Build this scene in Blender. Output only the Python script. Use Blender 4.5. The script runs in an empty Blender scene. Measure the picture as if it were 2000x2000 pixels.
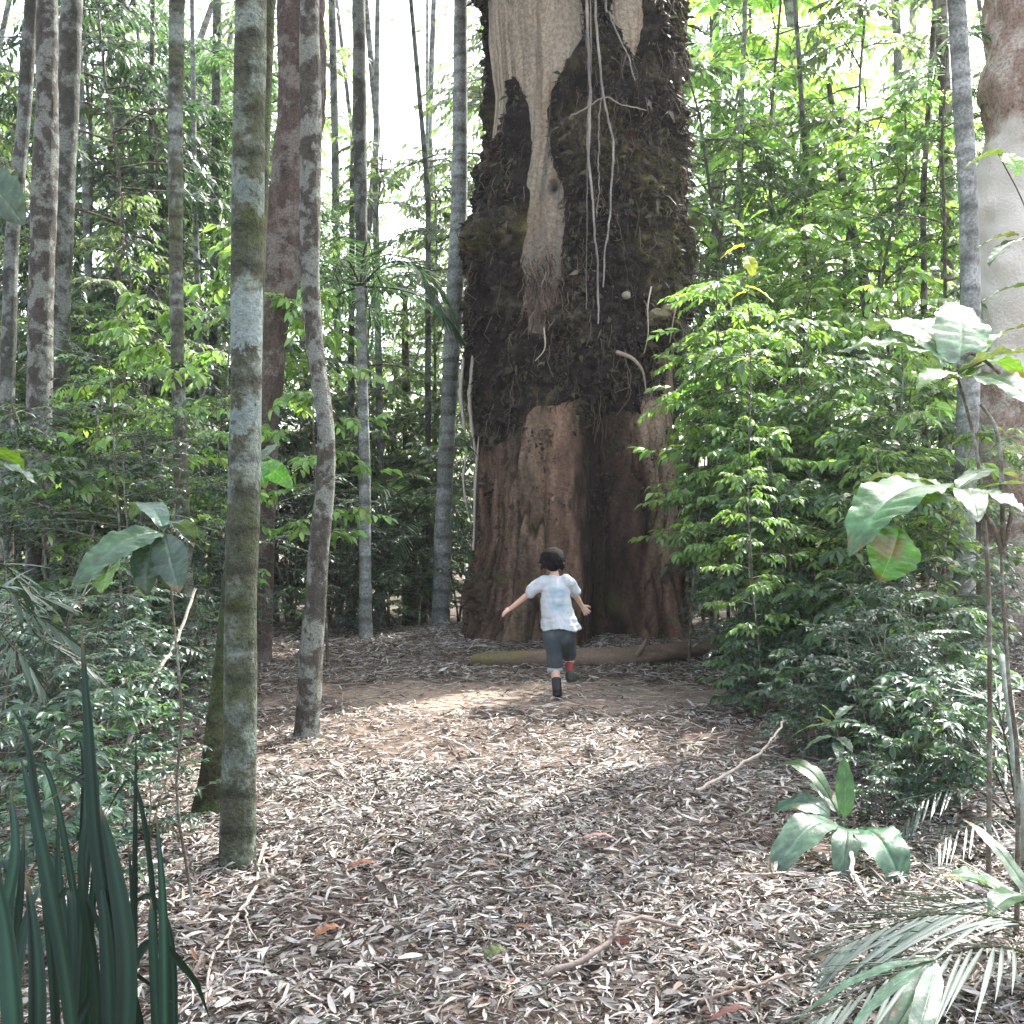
import bpy, math, random
import numpy as np
from mathutils import Vector, Matrix

# ------------------------------------------------------------------ camera, sky, sun, exposure
SC = bpy.context.scene
COL = SC.collection
F, CX, HY, CH = 2100.0, 1000.0, 980.0, 1.4      # focal length and horizon of the 2000 px photograph, eye height
R = math.radians
cam_d = bpy.data.cameras.new('camera')
cam_d.sensor_width = 36.0; cam_d.lens = 36.0 * F / 2000.0
cam_d.shift_y = (HY - 1000.0) / 2000.0
cam_d.clip_start = 0.05; cam_d.clip_end = 500
cam = bpy.data.objects.new('camera', cam_d); COL.objects.link(cam)
cam.location = (0, 0, CH); cam.rotation_euler = (R(90), 0, 0)
SC.camera = cam

SUN_EL, SUN_AZ = R(52), R(38)                    # azimuth measured clockwise from straight ahead
world = bpy.data.worlds.new('World'); SC.world = world; world.use_nodes = True
wn = world.node_tree.nodes; wl = world.node_tree.links; wn.clear()
sky = wn.new('ShaderNodeTexSky'); sky.sky_type = 'NISHITA'; sky.sun_disc = False
sky.sun_elevation = SUN_EL; sky.sun_rotation = SUN_AZ
sky.air_density = 1.0; sky.dust_density = 4.0; sky.ozone_density = 1.0
hs = wn.new('ShaderNodeHueSaturation'); hs.inputs['Saturation'].default_value = 0.5
bg = wn.new('ShaderNodeBackground'); bg.inputs['Strength'].default_value = 0.15
wo = wn.new('ShaderNodeOutputWorld')
wl.new(sky.outputs[0], hs.inputs['Color']); wl.new(hs.outputs[0], bg.inputs['Color']); wl.new(bg.outputs[0], wo.inputs['Surface'])
sun_d = bpy.data.lights.new('sun', 'SUN'); sun_d.energy = 3.2; sun_d.angle = R(1.0); sun_d.color = (1.0, 0.97, 0.92)
sun = bpy.data.objects.new('sun', sun_d); COL.objects.link(sun)
sv = Vector((math.sin(SUN_AZ) * math.cos(SUN_EL), math.cos(SUN_AZ) * math.cos(SUN_EL), math.sin(SUN_EL)))
sun.rotation_euler = sv.to_track_quat('Z', 'Y').to_euler(); sun.location = (6, 6, 20)
SC.view_settings.view_transform = 'Standard'; SC.view_settings.look = 'None'
SC.view_settings.exposure = 2.6; SC.view_settings.gamma = 1.0
SC.render.engine = 'CYCLES'
cy = SC.cycles
cy.max_bounces = 6; cy.diffuse_bounces = 4; cy.glossy_bounces = 2; cy.transmission_bounces = 4; cy.transparent_max_bounces = 4
cy.sample_clamp_indirect = 6.0; cy.caustics_reflective = False; cy.caustics_refractive = False

# ------------------------------------------------------------------ helpers
rng = np.random.default_rng(7)
def X(px, Y): return (px - CX) / F * Y
def Z(py, Y): return CH - (py - HY) / F * Y
def P(px, py, Y): return (X(px, Y), Y, Z(py, Y))

def hash3(i, seed):
    with np.errstate(over='ignore'):
        h = (i[..., 0].astype(np.uint64) * np.uint64(73856093)) ^ (i[..., 1].astype(np.uint64) * np.uint64(19349663)) ^ (i[..., 2].astype(np.uint64) * np.uint64(83492791)) ^ np.uint64(seed * 2654435761 & 0xffffffff)
        h = (h ^ (h >> np.uint64(13))) * np.uint64(0x9E3779B97F4A7C15)
        h = (h ^ (h >> np.uint64(29))) * np.uint64(0xBF58476D1CE4E5B9)
        h = h ^ (h >> np.uint64(32))
    return (h & np.uint64(0xffffff)).astype(np.float64) / float(0xffffff)
def vnoise(p, seed=1):
    p = np.asarray(p, float); i = np.floor(p).astype(np.int64); f = p - i; f = f * f * (3 - 2 * f)
    out = 0
    for dx in (0, 1):
        for dy in (0, 1):
            for dz in (0, 1):
                w = (f[..., 0] if dx else 1 - f[..., 0]) * (f[..., 1] if dy else 1 - f[..., 1]) * (f[..., 2] if dz else 1 - f[..., 2])
                out = out + w * hash3(i + np.array([dx, dy, dz]), seed)
    return out * 2 - 1
def fbm(p, octv=4, seed=1, gain=0.5):
    p = np.asarray(p, float); a, s, out = 1.0, 0, 0
    for k in range(octv):
        out = out + a * vnoise(p * (2 ** k), seed + k); s += a; a *= gain
    return out / s
def sstep(a, b, x):
    t = np.clip((x - a) / (b - a), 0, 1); return t * t * (3 - 2 * t)
def nrm(v): return v / np.maximum(np.linalg.norm(v, axis=-1, keepdims=True), 1e-9)

def ground_z(x, y):
    x = np.asarray(x, float); y = np.asarray(y, float)
    p = np.stack([x, y, x * 0], -1)
    z = 0.05 * fbm(p * 0.7, 3, 5) + 0.02 * fbm(p * 3.1, 2, 9)
    z = z - 0.075 * np.clip(y - 11.0, 0, 14) * sstep(10.8, 13, y)
    z = z + 0.12 * np.exp(-(((x - 0.66) / 1.9) ** 2 + ((y - 11.1) / 1.3) ** 2))
    z = z + 0.18 * sstep(2.0, 5.0, np.abs(x)) * sstep(13, 8, y)
    return z
def gz(x, y): return float(ground_z(x, y))

class MB:
    def __init__(s): s.v = []; s.f = []; s.c = []; s.n = 0
    def add(s, V, Fc, col=(1, 1, 1)):
        V = np.asarray(V, float).reshape(-1, 3); Fc = np.asarray(Fc, np.int64)
        col = np.asarray(col, float)
        if col.ndim == 1: col = np.tile(col, (len(V), 1))
        s.v.append(V); s.c.append(col); s.f.append(Fc + s.n); s.n += len(V)
    def merge(s, o):
        for V, Fc, c in zip(o.v, o.f, o.c): pass
        off = s.n
        for V in o.v: s.v.append(V)
        for c in o.c: s.c.append(c)
        for Fc in o.f: s.f.append(Fc + off)
        s.n += o.n
    def mesh(s, name, mat, off=(0, 0, 0), smooth=True):
        V = np.concatenate(s.v) - np.array(off); C = np.concatenate(s.c)
        me = bpy.data.meshes.new(name)
        me.vertices.add(len(V)); me.vertices.foreach_set('co', V.astype(np.float32).ravel())
        starts, loops, pos = [], [], 0
        for Fc in s.f:
            k = Fc.shape[1]; starts.append(pos + np.arange(len(Fc)) * k); loops.append(Fc.ravel()); pos += Fc.size
        starts = np.concatenate(starts); loops = np.concatenate(loops)
        me.loops.add(len(loops)); me.loops.foreach_set('vertex_index', loops.astype(np.int32))
        me.polygons.add(len(starts)); me.polygons.foreach_set('loop_start', starts.astype(np.int32))
        me.update(calc_edges=True)
        if smooth: me.polygons.foreach_set('use_smooth', np.ones(len(starts), bool))
        at = me.attributes.new('Col', 'FLOAT_COLOR', 'POINT')
        at.data.foreach_set('color', np.concatenate([C, np.ones((len(C), 1))], 1).astype(np.float32).ravel())
        me.materials.append(mat); me.update()
        return me
    def build(s, name, mat, parent=None, smooth=True):
        off = np.zeros(3); p = parent
        while p is not None: off = off + np.array(p.location); p = p.parent
        o = bpy.data.objects.new(name, s.mesh(name, mat, off, smooth)); COL.objects.link(o)
        if parent is not None: o.parent = parent
        return o

def tag(o, label=None, cat=None, group=None, kind=None):
    if label: o['label'] = label
    if cat: o['category'] = cat
    if group: o['group'] = group
    if kind: o['kind'] = kind
    return o
def empty(name, loc, label, cat, group=None):
    o = bpy.data.objects.new(name, None); COL.objects.link(o); o.location = loc; o.empty_display_size = 0.1
    return tag(o, label, cat, group)
def copy_tree(o, parent=None):
    c = o.copy(); COL.objects.link(c); c.parent = parent
    for ch in list(o.children): copy_tree(ch, c)
    return c

# tubes: pts (n,k,3), rad (n,k)
def tubes(mb, pts, rad, sides=5, col=(1, 1, 1), cap=False):
    pts = np.asarray(pts, float); rad = np.asarray(rad, float)
    if pts.ndim == 2: pts = pts[None]; rad = rad[None]
    n, k, _ = pts.shape
    T = nrm(np.gradient(pts, axis=1))
    ov = nrm(pts[:, -1] - pts[:, 0])
    ref = np.where(np.abs(ov[:, 2:3]) < 0.85, np.array([[0, 0, 1.0]]), np.array([[0.0, 1.0, 0]]))[:, None, :]
    A = nrm(np.cross(T, np.broadcast_to(ref, T.shape))); B = np.cross(T, A)
    th = np.linspace(0, 2 * np.pi, sides, endpoint=False)
    V = pts[:, :, None] + rad[:, :, None, None] * (A[:, :, None] * np.cos(th)[:, None] + B[:, :, None] * np.sin(th)[:, None])
    i = np.arange(k - 1)[:, None] * sides; j = np.arange(sides)[None]; j2 = (j + 1) % sides
    q = np.stack([i + j, i + j2, i + sides + j2, i + sides + j], -1).reshape(-1, 4)
    Fq = (np.arange(n)[:, None, None] * k * sides + q[None]).reshape(-1, 4)
    C = np.asarray(col, float)
    if C.ndim == 2: C = np.repeat(C, k * sides, 0)
    mb.add(V, Fq, C)
    if cap:
        for e, r in ((0, 0), (k - 1, 1)):
            base = np.arange(n)[:, None] * k * sides + e * sides + np.arange(sides)[None]
            mb.f.append(base[:, ::-1 if r == 0 else 1][:, :] + (mb.n - n * k * sides))
def smooth_line(pts, k):
    pts = np.asarray(pts, float); t = np.linspace(0, len(pts) - 1, k); n = len(pts)
    i = np.clip(np.floor(t).astype(int), 0, n - 2); f = (t - i)[:, None]
    p0 = pts[np.clip(i - 1, 0, n - 1)]; p1 = pts[i]; p2 = pts[i + 1]; p3 = pts[np.clip(i + 2, 0, n - 1)]
    return 0.5 * ((2 * p1) + (p2 - p0) * f + (2 * p0 - 5 * p1 + 4 * p2 - p3) * f ** 2 + (-p0 + 3 * p1 - 3 * p2 + p3) * f ** 3)

# leaf templates: (t along, s across, h along the normal), faces
T_FAR = (np.array([[0, 0, 0], [.42, -.5, .05], [.42, .5, .05], [1, 0, -.1]]), np.array([[0, 2, 3], [0, 3, 1]]))
T_LOW = (np.array([[0, 0, 0], [.38, -.5, .05], [.38, .5, .05], [1, 0, -.16], [.42, 0, 0]]), np.array([[0, 2, 4], [0, 4, 1], [4, 2, 3], [1, 4, 3]]))
def strip_template(rows, widths, bend, fold):
    t = np.linspace(0, 1, rows); V = []; Fc = []
    for i, (a, w) in enumerate(zip(t, widths)):
        h = -bend * a * a
        V += [[a, -.5 * w, h + fold * w], [a, 0, h], [a, .5 * w, h + fold * w]]
    for i in range(rows - 1):
        b = i * 3; Fc += [[b, b + 1, b + 4, b + 3], [b + 1, b + 2, b + 5, b + 4]]
    return np.array(V), np.array(Fc)
T_MID = strip_template(5, [.05, .8, 1, .62, .03], .22, .12)
T_FRD = strip_template(6, [.35, .8, 1, .85, .5, .03], .12, .008)
T_BIG = strip_template(9, [.06, .42, .78, .97, 1, .9, .68, .36, .02], .45, .10)
def leaves(mb, Pn, D, N, L, W, col, tmpl):
    tv, tf = tmpl; n = len(Pn)
    D = nrm(D); S = nrm(np.cross(D, N)); N = np.cross(S, D)
    L = np.broadcast_to(np.asarray(L, float), (n,)); W = np.broadcast_to(np.asarray(W, float), (n,))
    V = Pn[:, None] + D[:, None] * (L[:, None] * tv[:, 0])[..., None] + S[:, None] * (W[:, None] * tv[:, 1])[..., None] + N[:, None] * (L[:, None] * tv[:, 2])[..., None]
    Fq = (np.arange(n)[:, None, None] * len(tv) + tf[None]).reshape(-1, tf.shape[1])
    mb.add(V, Fq, np.repeat(np.asarray(col), len(tv), 0))

DARK = (.034, .064, .044); MIDG = (.068, .124, .070); BLUE = (.047, .088, .066); LIME = (.17, .29, .095); OLIVE = (.10, .14, .075); SUNNY = (.25, .36, .085); YEL = (.42, .42, .05); PALE = (.13, .20, .125)
def leaf_cols(r, n, base, second, mix=.3, jit=.35, group=1):
    b = np.array(base); s = np.array(second)
    g = np.repeat(r.random((n // group + 1, 1)), group, 0)[:n]
    m = np.clip(g * .7 + r.random((n, 1)) * .3 - (1 - mix), 0, 1) / max(mix, 1e-3)
    c = b * (1 - m) + s * m
    return c * (1 + jit * (r.random((n, 1)) * 2 - 1)) * (1 + .12 * (r.random((n, 3)) * 2 - 1))

def make_plant(seed, H, z0, Rr, nb, nt, nl, LL, WW, base, second, mix=.3, up=.35, droop=.25, tmpl=T_LOW, sr=.03, nstems=1, lean=.15, prof='oval'):
    r = np.random.default_rng(seed); fo, wd = MB(), MB()
    ks = 8; stems = []
    for s in range(nstems):
        a = r.random() * 6.28; l = lean * H * (r.random() * .7 + .3) * (1.6 if nstems > 1 else 1)
        hh = H * (1 - .25 * r.random() * (s > 0))
        t = np.linspace(0, 1, ks)[:, None]
        pts = np.hstack([np.cos(a) * l * t ** 1.4, np.sin(a) * l * t ** 1.4, hh * t]) + np.hstack([r.normal(0, .012 * H, (ks, 2)) * t, 0 * t])
        stems.append(pts)
        tubes(wd, pts, sr * (1 - .75 * t[:, 0]), 7, (1, 1, 1))
    BP, BR, TP, TR = [], [], [], []
    for b in range(nb):
        st = stems[b % nstems]; zr = (b + r.random()) / nb
        z = z0 + (H - z0) * zr
        q = np.clip(z / H * (ks - 1), 0, ks - 1.001); i = int(q); p = st[i] + (st[i + 1] - st[i]) * (q - i)
        if prof == 'oval': pr = math.sqrt(max(.12, 1 - (2 * zr - .9) ** 2))
        elif prof == 'top': pr = .35 + .65 * zr
        else: pr = 1 - .6 * zr
        L = Rr * pr * (.65 + .5 * r.random()); az = b * 2.4 + r.normal() * .4
        t = np.linspace(0, 1, 5)[:, None]; e = up + r.normal() * .15
        d = np.array([math.cos(az), math.sin(az), 0])
        pts = p + d * L * t + np.array([0, 0, 1.]) * L * (e * t - droop * 1.2 * t ** 2) + r.normal(0, .03 * L, (5, 3)) * t
        BP.append(pts); BR.append(sr * .35 * (1 - .7 * t[:, 0]) * (L / Rr * .5 + .5))
        for k in range(nt):
            tt = .2 + .8 * (k + r.random()) / nt; q2 = min(tt * 4, 3.999); i2 = int(q2); pp = pts[i2] + (pts[i2 + 1] - pts[i2]) * (q2 - i2)
            side = 1 if k % 2 else -1; a2 = az + side * (.5 + .6 * r.random()) * (1 - .5 * (k == nt - 1))
            TL = Rr * (.22 + .2 * r.random()) * (1.15 - .4 * tt)
            dd = np.array([math.cos(a2), math.sin(a2), r.normal() * .25 + .12])
            t3 = np.linspace(0, 1, 4)[:, None]
            TP.append(pp + dd * TL * t3 - np.array([0, 0, 1.]) * TL * droop * 1.3 * t3 ** 2); TR.append(sr * .12 * (1 - .6 * t3[:, 0]) + .0008)
    BP, TP = np.array(BP), np.array(TP)
    tubes(wd, BP, np.array(BR), 4); tubes(wd, TP, np.array(TR), 3)
    n = len(TP) * nl
    ti = np.repeat(np.arange(len(TP)), nl); lt = np.tile((np.arange(nl) + .5) / nl, len(TP)) * .88 + .12
    q = np.clip(lt * 3, 0, 2.999); i = q.astype(int); f = (q - i)[:, None]
    p = TP[ti, i] * (1 - f) + TP[ti, i + 1] * f; tang = nrm(TP[ti, i + 1] - TP[ti, i])
    side = np.where(np.arange(n) % 2 == 0, 1., -1.)[:, None]
    hor = nrm(np.cross(tang, [0, 0, 1.]))
    last = (np.tile(np.arange(nl), len(TP)) == nl - 1)[:, None]
    D = tang * (.65 + .25 * r.random((n, 1))) + hor * side * np.where(last, .1, .9) + np.array([0, 0, 1.]) * (r.normal(0, .22, (n, 1)) - droop)
    N = np.array([0, 0, 1.]) + r.normal(0, .33, (n, 3))
    sz = .6 + .6 * r.random(n)
    leaves(fo, p, D, N, LL * sz, WW * sz, leaf_cols(r, n, base, second, mix, group=nl), tmpl)
    return fo, wd

# ------------------------------------------------------------------ materials
def nodes(name):
    m = bpy.data.materials.new(name); m.use_nodes = True; n = m.node_tree.nodes; l = m.node_tree.links; n.clear()
    out = n.new('ShaderNodeOutputMaterial'); return m, n, l, out
def texco(n, l, scale=(1, 1, 1)):
    tc = n.new('ShaderNodeTexCoord'); mp = n.new('ShaderNodeMapping'); mp.inputs['Scale'].default_value = scale
    l.new(tc.outputs['Object'], mp.inputs['Vector']); return mp.outputs['Vector']
def noise(n, l, vec, scale, detail=5, rough=.6):
    t = n.new('ShaderNodeTexNoise'); t.inputs['Scale'].default_value = scale; t.inputs['Detail'].default_value = detail; t.inputs['Roughness'].default_value = rough
    l.new(vec, t.inputs['Vector']); return t.outputs['Fac']
def ramp(n, l, fac, stops):
    r_ = n.new('ShaderNodeValToRGB'); l.new(fac, r_.inputs['Fac']); e = r_.color_ramp.elements
    while len(e) < len(stops): e.new(.5)
    for el, (p, c) in zip(e, stops):
        el.position = p; el.color = (c if len(c) == 4 else tuple(c) + (1,)) if hasattr(c, '__len__') else (c, c, c, 1)
    return r_.outputs['Color']
def mixc(n, l, fac, a, b, mode='MIX'):
    m = n.new('ShaderNodeMix'); m.data_type = 'RGBA'; m.blend_type = mode
    for sock, v in ((m.inputs[0], fac), (m.inputs[6], a), (m.inputs[7], b)):
        if hasattr(v, 'is_linked'): l.new(v, sock)
        elif isinstance(v, (int, float)): sock.default_value = v
        else: sock.default_value = tuple(v) + (1,)
    return m.outputs[2]
def attr(n, name='Col'):
    a = n.new('ShaderNodeAttribute'); a.attribute_name = name; return a.outputs['Color']

def leaf_mat(name, trans=.35, rough=.38, tint=(1.5, 1.35, .45), spec=.5):
    m, n, l, out = nodes(name)
    col = attr(n); oi = n.new('ShaderNodeObjectInfo')
    hv = n.new('ShaderNodeHueSaturation'); l.new(col, hv.inputs['Color'])
    mr = n.new('ShaderNodeMapRange'); l.new(oi.outputs['Random'], mr.inputs['Value']); mr.inputs['To Min'].default_value = .75; mr.inputs['To Max'].default_value = 1.3
    l.new(mr.outputs['Result'], hv.inputs['Value'])
    if name == 'broad_leaf':
        vv = texco(n, l); n1 = noise(n, l, vv, 22, 5, .7); cc = mixc(n, l, 1.0, col, ramp(n, l, n1, [(.3, .55), (.7, 1.35)]), 'MULTIPLY'); l.new(cc, hv.inputs['Color'])
    b = n.new('ShaderNodeBsdfPrincipled')
    if name == 'broad_leaf':
        bpp = n.new('ShaderNodeBump'); bpp.inputs['Strength'].default_value = .5; bpp.inputs['Distance'].default_value = .006; l.new(n1, bpp.inputs['Height']); l.new(bpp.outputs[0], b.inputs['Normal'])
    l.new(hv.outputs[0], b.inputs['Base Color']); b.inputs['Roughness'].default_value = rough
    b.inputs['Specular IOR Level'].default_value = spec
    t = n.new('ShaderNodeBsdfTranslucent'); l.new(mixc(n, l, 1.0, hv.outputs[0], tint, 'MULTIPLY'), t.inputs['Color'])
    g = n.new('ShaderNodeVectorMath')
    mx = n.new('ShaderNodeMixShader'); mx.inputs[0].default_value = trans
    l.new(b.outputs[0], mx.inputs[1]); l.new(t.outputs[0], mx.inputs[2]); l.new(mx.outputs[0], out.inputs['Surface'])
    return m
def bark_mat(name, c1, c2, lich, amt, scale=6, zs=.35, bump=.4, moss=None, rough=.85, bands=0.0):
    m, n, l, out = nodes(name)
    v = texco(n, l, (1, 1, zs)); v1 = texco(n, l)
    a = noise(n, l, v, scale * 2.2, 6, .65); base = ramp(n, l, a, [(.3, c1), (.7, c2)])
    li = noise(n, l, v1, scale * .8, 5, .62); lf = ramp(n, l, li, [(.58 - amt * .3, 0.), (.66 - amt * .3, 1.)])
    col = mixc(n, l, lf, base, lich)
    if moss:
        mo = noise(n, l, v1, scale * .5, 4, .55); mf = ramp(n, l, mo, [(.5, 0.), (.62, 1.)]); col = mixc(n, l, mf, col, moss)
    sp = noise(n, l, v1, scale * 9, 3, .7); col = mixc(n, l, 1.0, col, ramp(n, l, sp, [(.3, .45), (.6, 1.15)]), 'MULTIPLY')
    h = a
    if bands:
        w = n.new('ShaderNodeTexWave'); w.bands_direction = 'Z'; w.inputs['Scale'].default_value = bands; w.inputs['Distortion'].default_value = 3.5; w.inputs['Detail'].default_value = 3
        l.new(v1, w.inputs['Vector']); col = mixc(n, l, 1.0, col, ramp(n, l, w.outputs['Fac'], [(.0, .62), (.35, 1.05)]), 'MULTIPLY')
    b = n.new('ShaderNodeBsdfPrincipled'); l.new(col, b.inputs['Base Color']); b.inputs['Roughness'].default_value = rough; b.inputs['Specular IOR Level'].default_value = .25
    bp = n.new('ShaderNodeBump'); bp.inputs['Strength'].default_value = bump; bp.inputs['Distance'].default_value = .02
    mh = n.new('ShaderNodeMath'); mh.operation = 'ADD'; l.new(a, mh.inputs[0]); l.new(sp, mh.inputs[1]); l.new(mh.outputs[0], bp.inputs['Height']); l.new(bp.outputs[0], b.inputs['Normal'])
    l.new(b.outputs[0], out.inputs['Surface']); return m
def plain_mat(name, rough=.8, noise_s=40, amp=.3, bump=.2, spec=.3, trans=0, bd=.01):
    m, n, l, out = nodes(name); v = texco(n, l)
    nz = noise(n, l, v, noise_s, 5, .65)
    col = mixc(n, l, 1.0, attr(n), ramp(n, l, nz, [(.3, 1 - amp), (.7, 1 + amp * .5)]), 'MULTIPLY')
    b = n.new('ShaderNodeBsdfPrincipled'); l.new(col, b.inputs['Base Color']); b.inputs['Roughness'].default_value = rough; b.inputs['Specular IOR Level'].default_value = spec
    bp = n.new('ShaderNodeBump'); bp.inputs['Strength'].default_value = bump; bp.inputs['Distance'].default_value = bd; l.new(nz, bp.inputs['Height']); l.new(bp.outputs[0], b.inputs['Normal'])
    if trans:
        t = n.new('ShaderNodeBsdfTranslucent'); l.new(col, t.inputs['Color']); mx = n.new('ShaderNodeMixShader'); mx.inputs[0].default_value = trans
        l.new(b.outputs[0], mx.inputs[1]); l.new(t.outputs[0], mx.inputs[2]); l.new(mx.outputs[0], out.inputs['Surface'])
    else: l.new(b.outputs[0], out.inputs['Surface'])
    return m
M = {}
M['leaf'] = leaf_mat('glossy_leaf', .42, .33, (1.35, 1.45, .8))
M['leaf_matte'] = leaf_mat('soft_leaf', .5, .45, (1.35, 1.45, .8))
M['frond'] = leaf_mat('frond_leaf', .16, .4, (1.1, 1.1, .8), .5)
M['strap'] = leaf_mat('strap_leaf', .12, .5, spec=.22)
M['leaf_big'] = leaf_mat('broad_leaf', .3, .3, spec=.6)
M['wood'] = bark_mat('twig_bark', (.07, .055, .04), (.15, .13, .10), (.22, .24, .2), .25, 12)
M['grey'] = bark_mat('grey_lichen_bark', (.050, .052, .036), (.095, .096, .070), (.19, .215, .19), .30, 5, .6, .5, (.075, .085, .04), bands=2.2)
M['mottle'] = bark_mat('mottled_bark', (.04, .035, .028), (.105, .095, .078), (.21, .22, .19), .36, 11, .7, .8)
M['red'] = bark_mat('reddish_flaking_bark', (.050, .035, .029), (.135, .102, .084), (.18, .158, .138), .25, 6, .25, .9)
M['pale'] = bark_mat('pale_smooth_bark', (.15, .16, .145), (.25, .265, .25), (.32, .34, .33), .3, 5, .5, .3, bands=1.6)
M['dim'] = bark_mat('dim_bark', (.035, .036, .028), (.085, .086, .07), (.17, .185, .165), .35, 7, .5, .6)
M['pink'] = bark_mat('pinkish_paper_bark', (.22, .13, .105), (.36, .25, .21), (.46, .38, .34), .3, 4, .35, .9)
def lichen_bands():
    m = bark_mat('lichen_banded_bark', (.045, .050, .032), (.085, .090, .060), (.17, .20, .165), .28, 7, .6, .8, (.055, .066, .028), bands=2.2)
    n, l = m.node_tree.nodes, m.node_tree.links; b = [x for x in n if x.type == 'BSDF_PRINCIPLED'][0]; src = b.inputs['Base Color'].links[0].from_socket
    tc = n.new('ShaderNodeTexCoord'); sp = n.new('ShaderNodeSeparateXYZ'); l.new(tc.outputs['Object'], sp.inputs[0]); nz = noise(n, l, tc.outputs['Object'], 9, 5, .7); n2 = noise(n, l, tc.outputs['Object'], 45, 5, .7)
    ad = n.new('ShaderNodeMath'); ad.operation = 'MULTIPLY_ADD'; l.new(nz, ad.inputs[0]); ad.inputs[1].default_value = .5; l.new(sp.outputs['Z'], ad.inputs[2])
    mr = n.new('ShaderNodeMapRange'); mr.inputs['From Min'].default_value = 1.67; mr.inputs['From Max'].default_value = 3.17; l.new(ad.outputs[0], mr.inputs['Value'])
    f = ramp(n, l, mr.outputs['Result'], [(.16, 0.), (.18, .7), (.24, .7), (.26, 0.), (.37, 0.), (.385, .85), (.50, .85), (.52, 0.), (.73, 0.), (.75, .5), (.79, .5), (.81, 0.)])
    l.new(mixc(n, l, f, src, ramp(n, l, n2, [(.3, (.13, .17, .15)), (.65, (.27, .33, .32))])), b.inputs['Base Color']); return m
M['near'] = lichen_bands()
def sun_painted():  # patch of sunlight painted whitish into the bark colour, by height
    m = bark_mat('pinkish_sun_painted_bark', (.28, .19, .15), (.46, .34, .28), (.54, .46, .40), .3, 4, .35, .9)
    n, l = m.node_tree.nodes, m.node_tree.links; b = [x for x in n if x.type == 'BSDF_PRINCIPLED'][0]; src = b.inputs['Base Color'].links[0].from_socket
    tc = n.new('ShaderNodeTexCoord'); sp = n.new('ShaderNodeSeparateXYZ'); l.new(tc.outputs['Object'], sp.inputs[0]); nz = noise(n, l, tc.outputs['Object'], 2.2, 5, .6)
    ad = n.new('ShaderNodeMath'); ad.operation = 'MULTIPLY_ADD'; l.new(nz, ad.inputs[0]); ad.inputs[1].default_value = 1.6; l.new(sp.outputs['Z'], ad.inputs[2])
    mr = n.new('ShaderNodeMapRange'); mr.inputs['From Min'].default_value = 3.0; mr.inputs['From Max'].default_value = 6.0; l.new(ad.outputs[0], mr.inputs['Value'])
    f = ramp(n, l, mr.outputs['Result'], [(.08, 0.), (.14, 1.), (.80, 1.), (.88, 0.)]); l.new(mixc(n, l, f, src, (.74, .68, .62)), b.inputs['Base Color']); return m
M['pink'] = sun_painted()
M['mossy'] = bark_mat('mossy_bark', (.022, .026, .012), (.050, .052, .024), (.08, .09, .045), .3, 8, .8, .7, (.05, .075, .02))
M['litter'] = plain_mat('dry_leaf', .55, 60, .25, .15, .4, .12)
M['stick'] = plain_mat('dead_wood', .8, 50, .35, .4)

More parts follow.
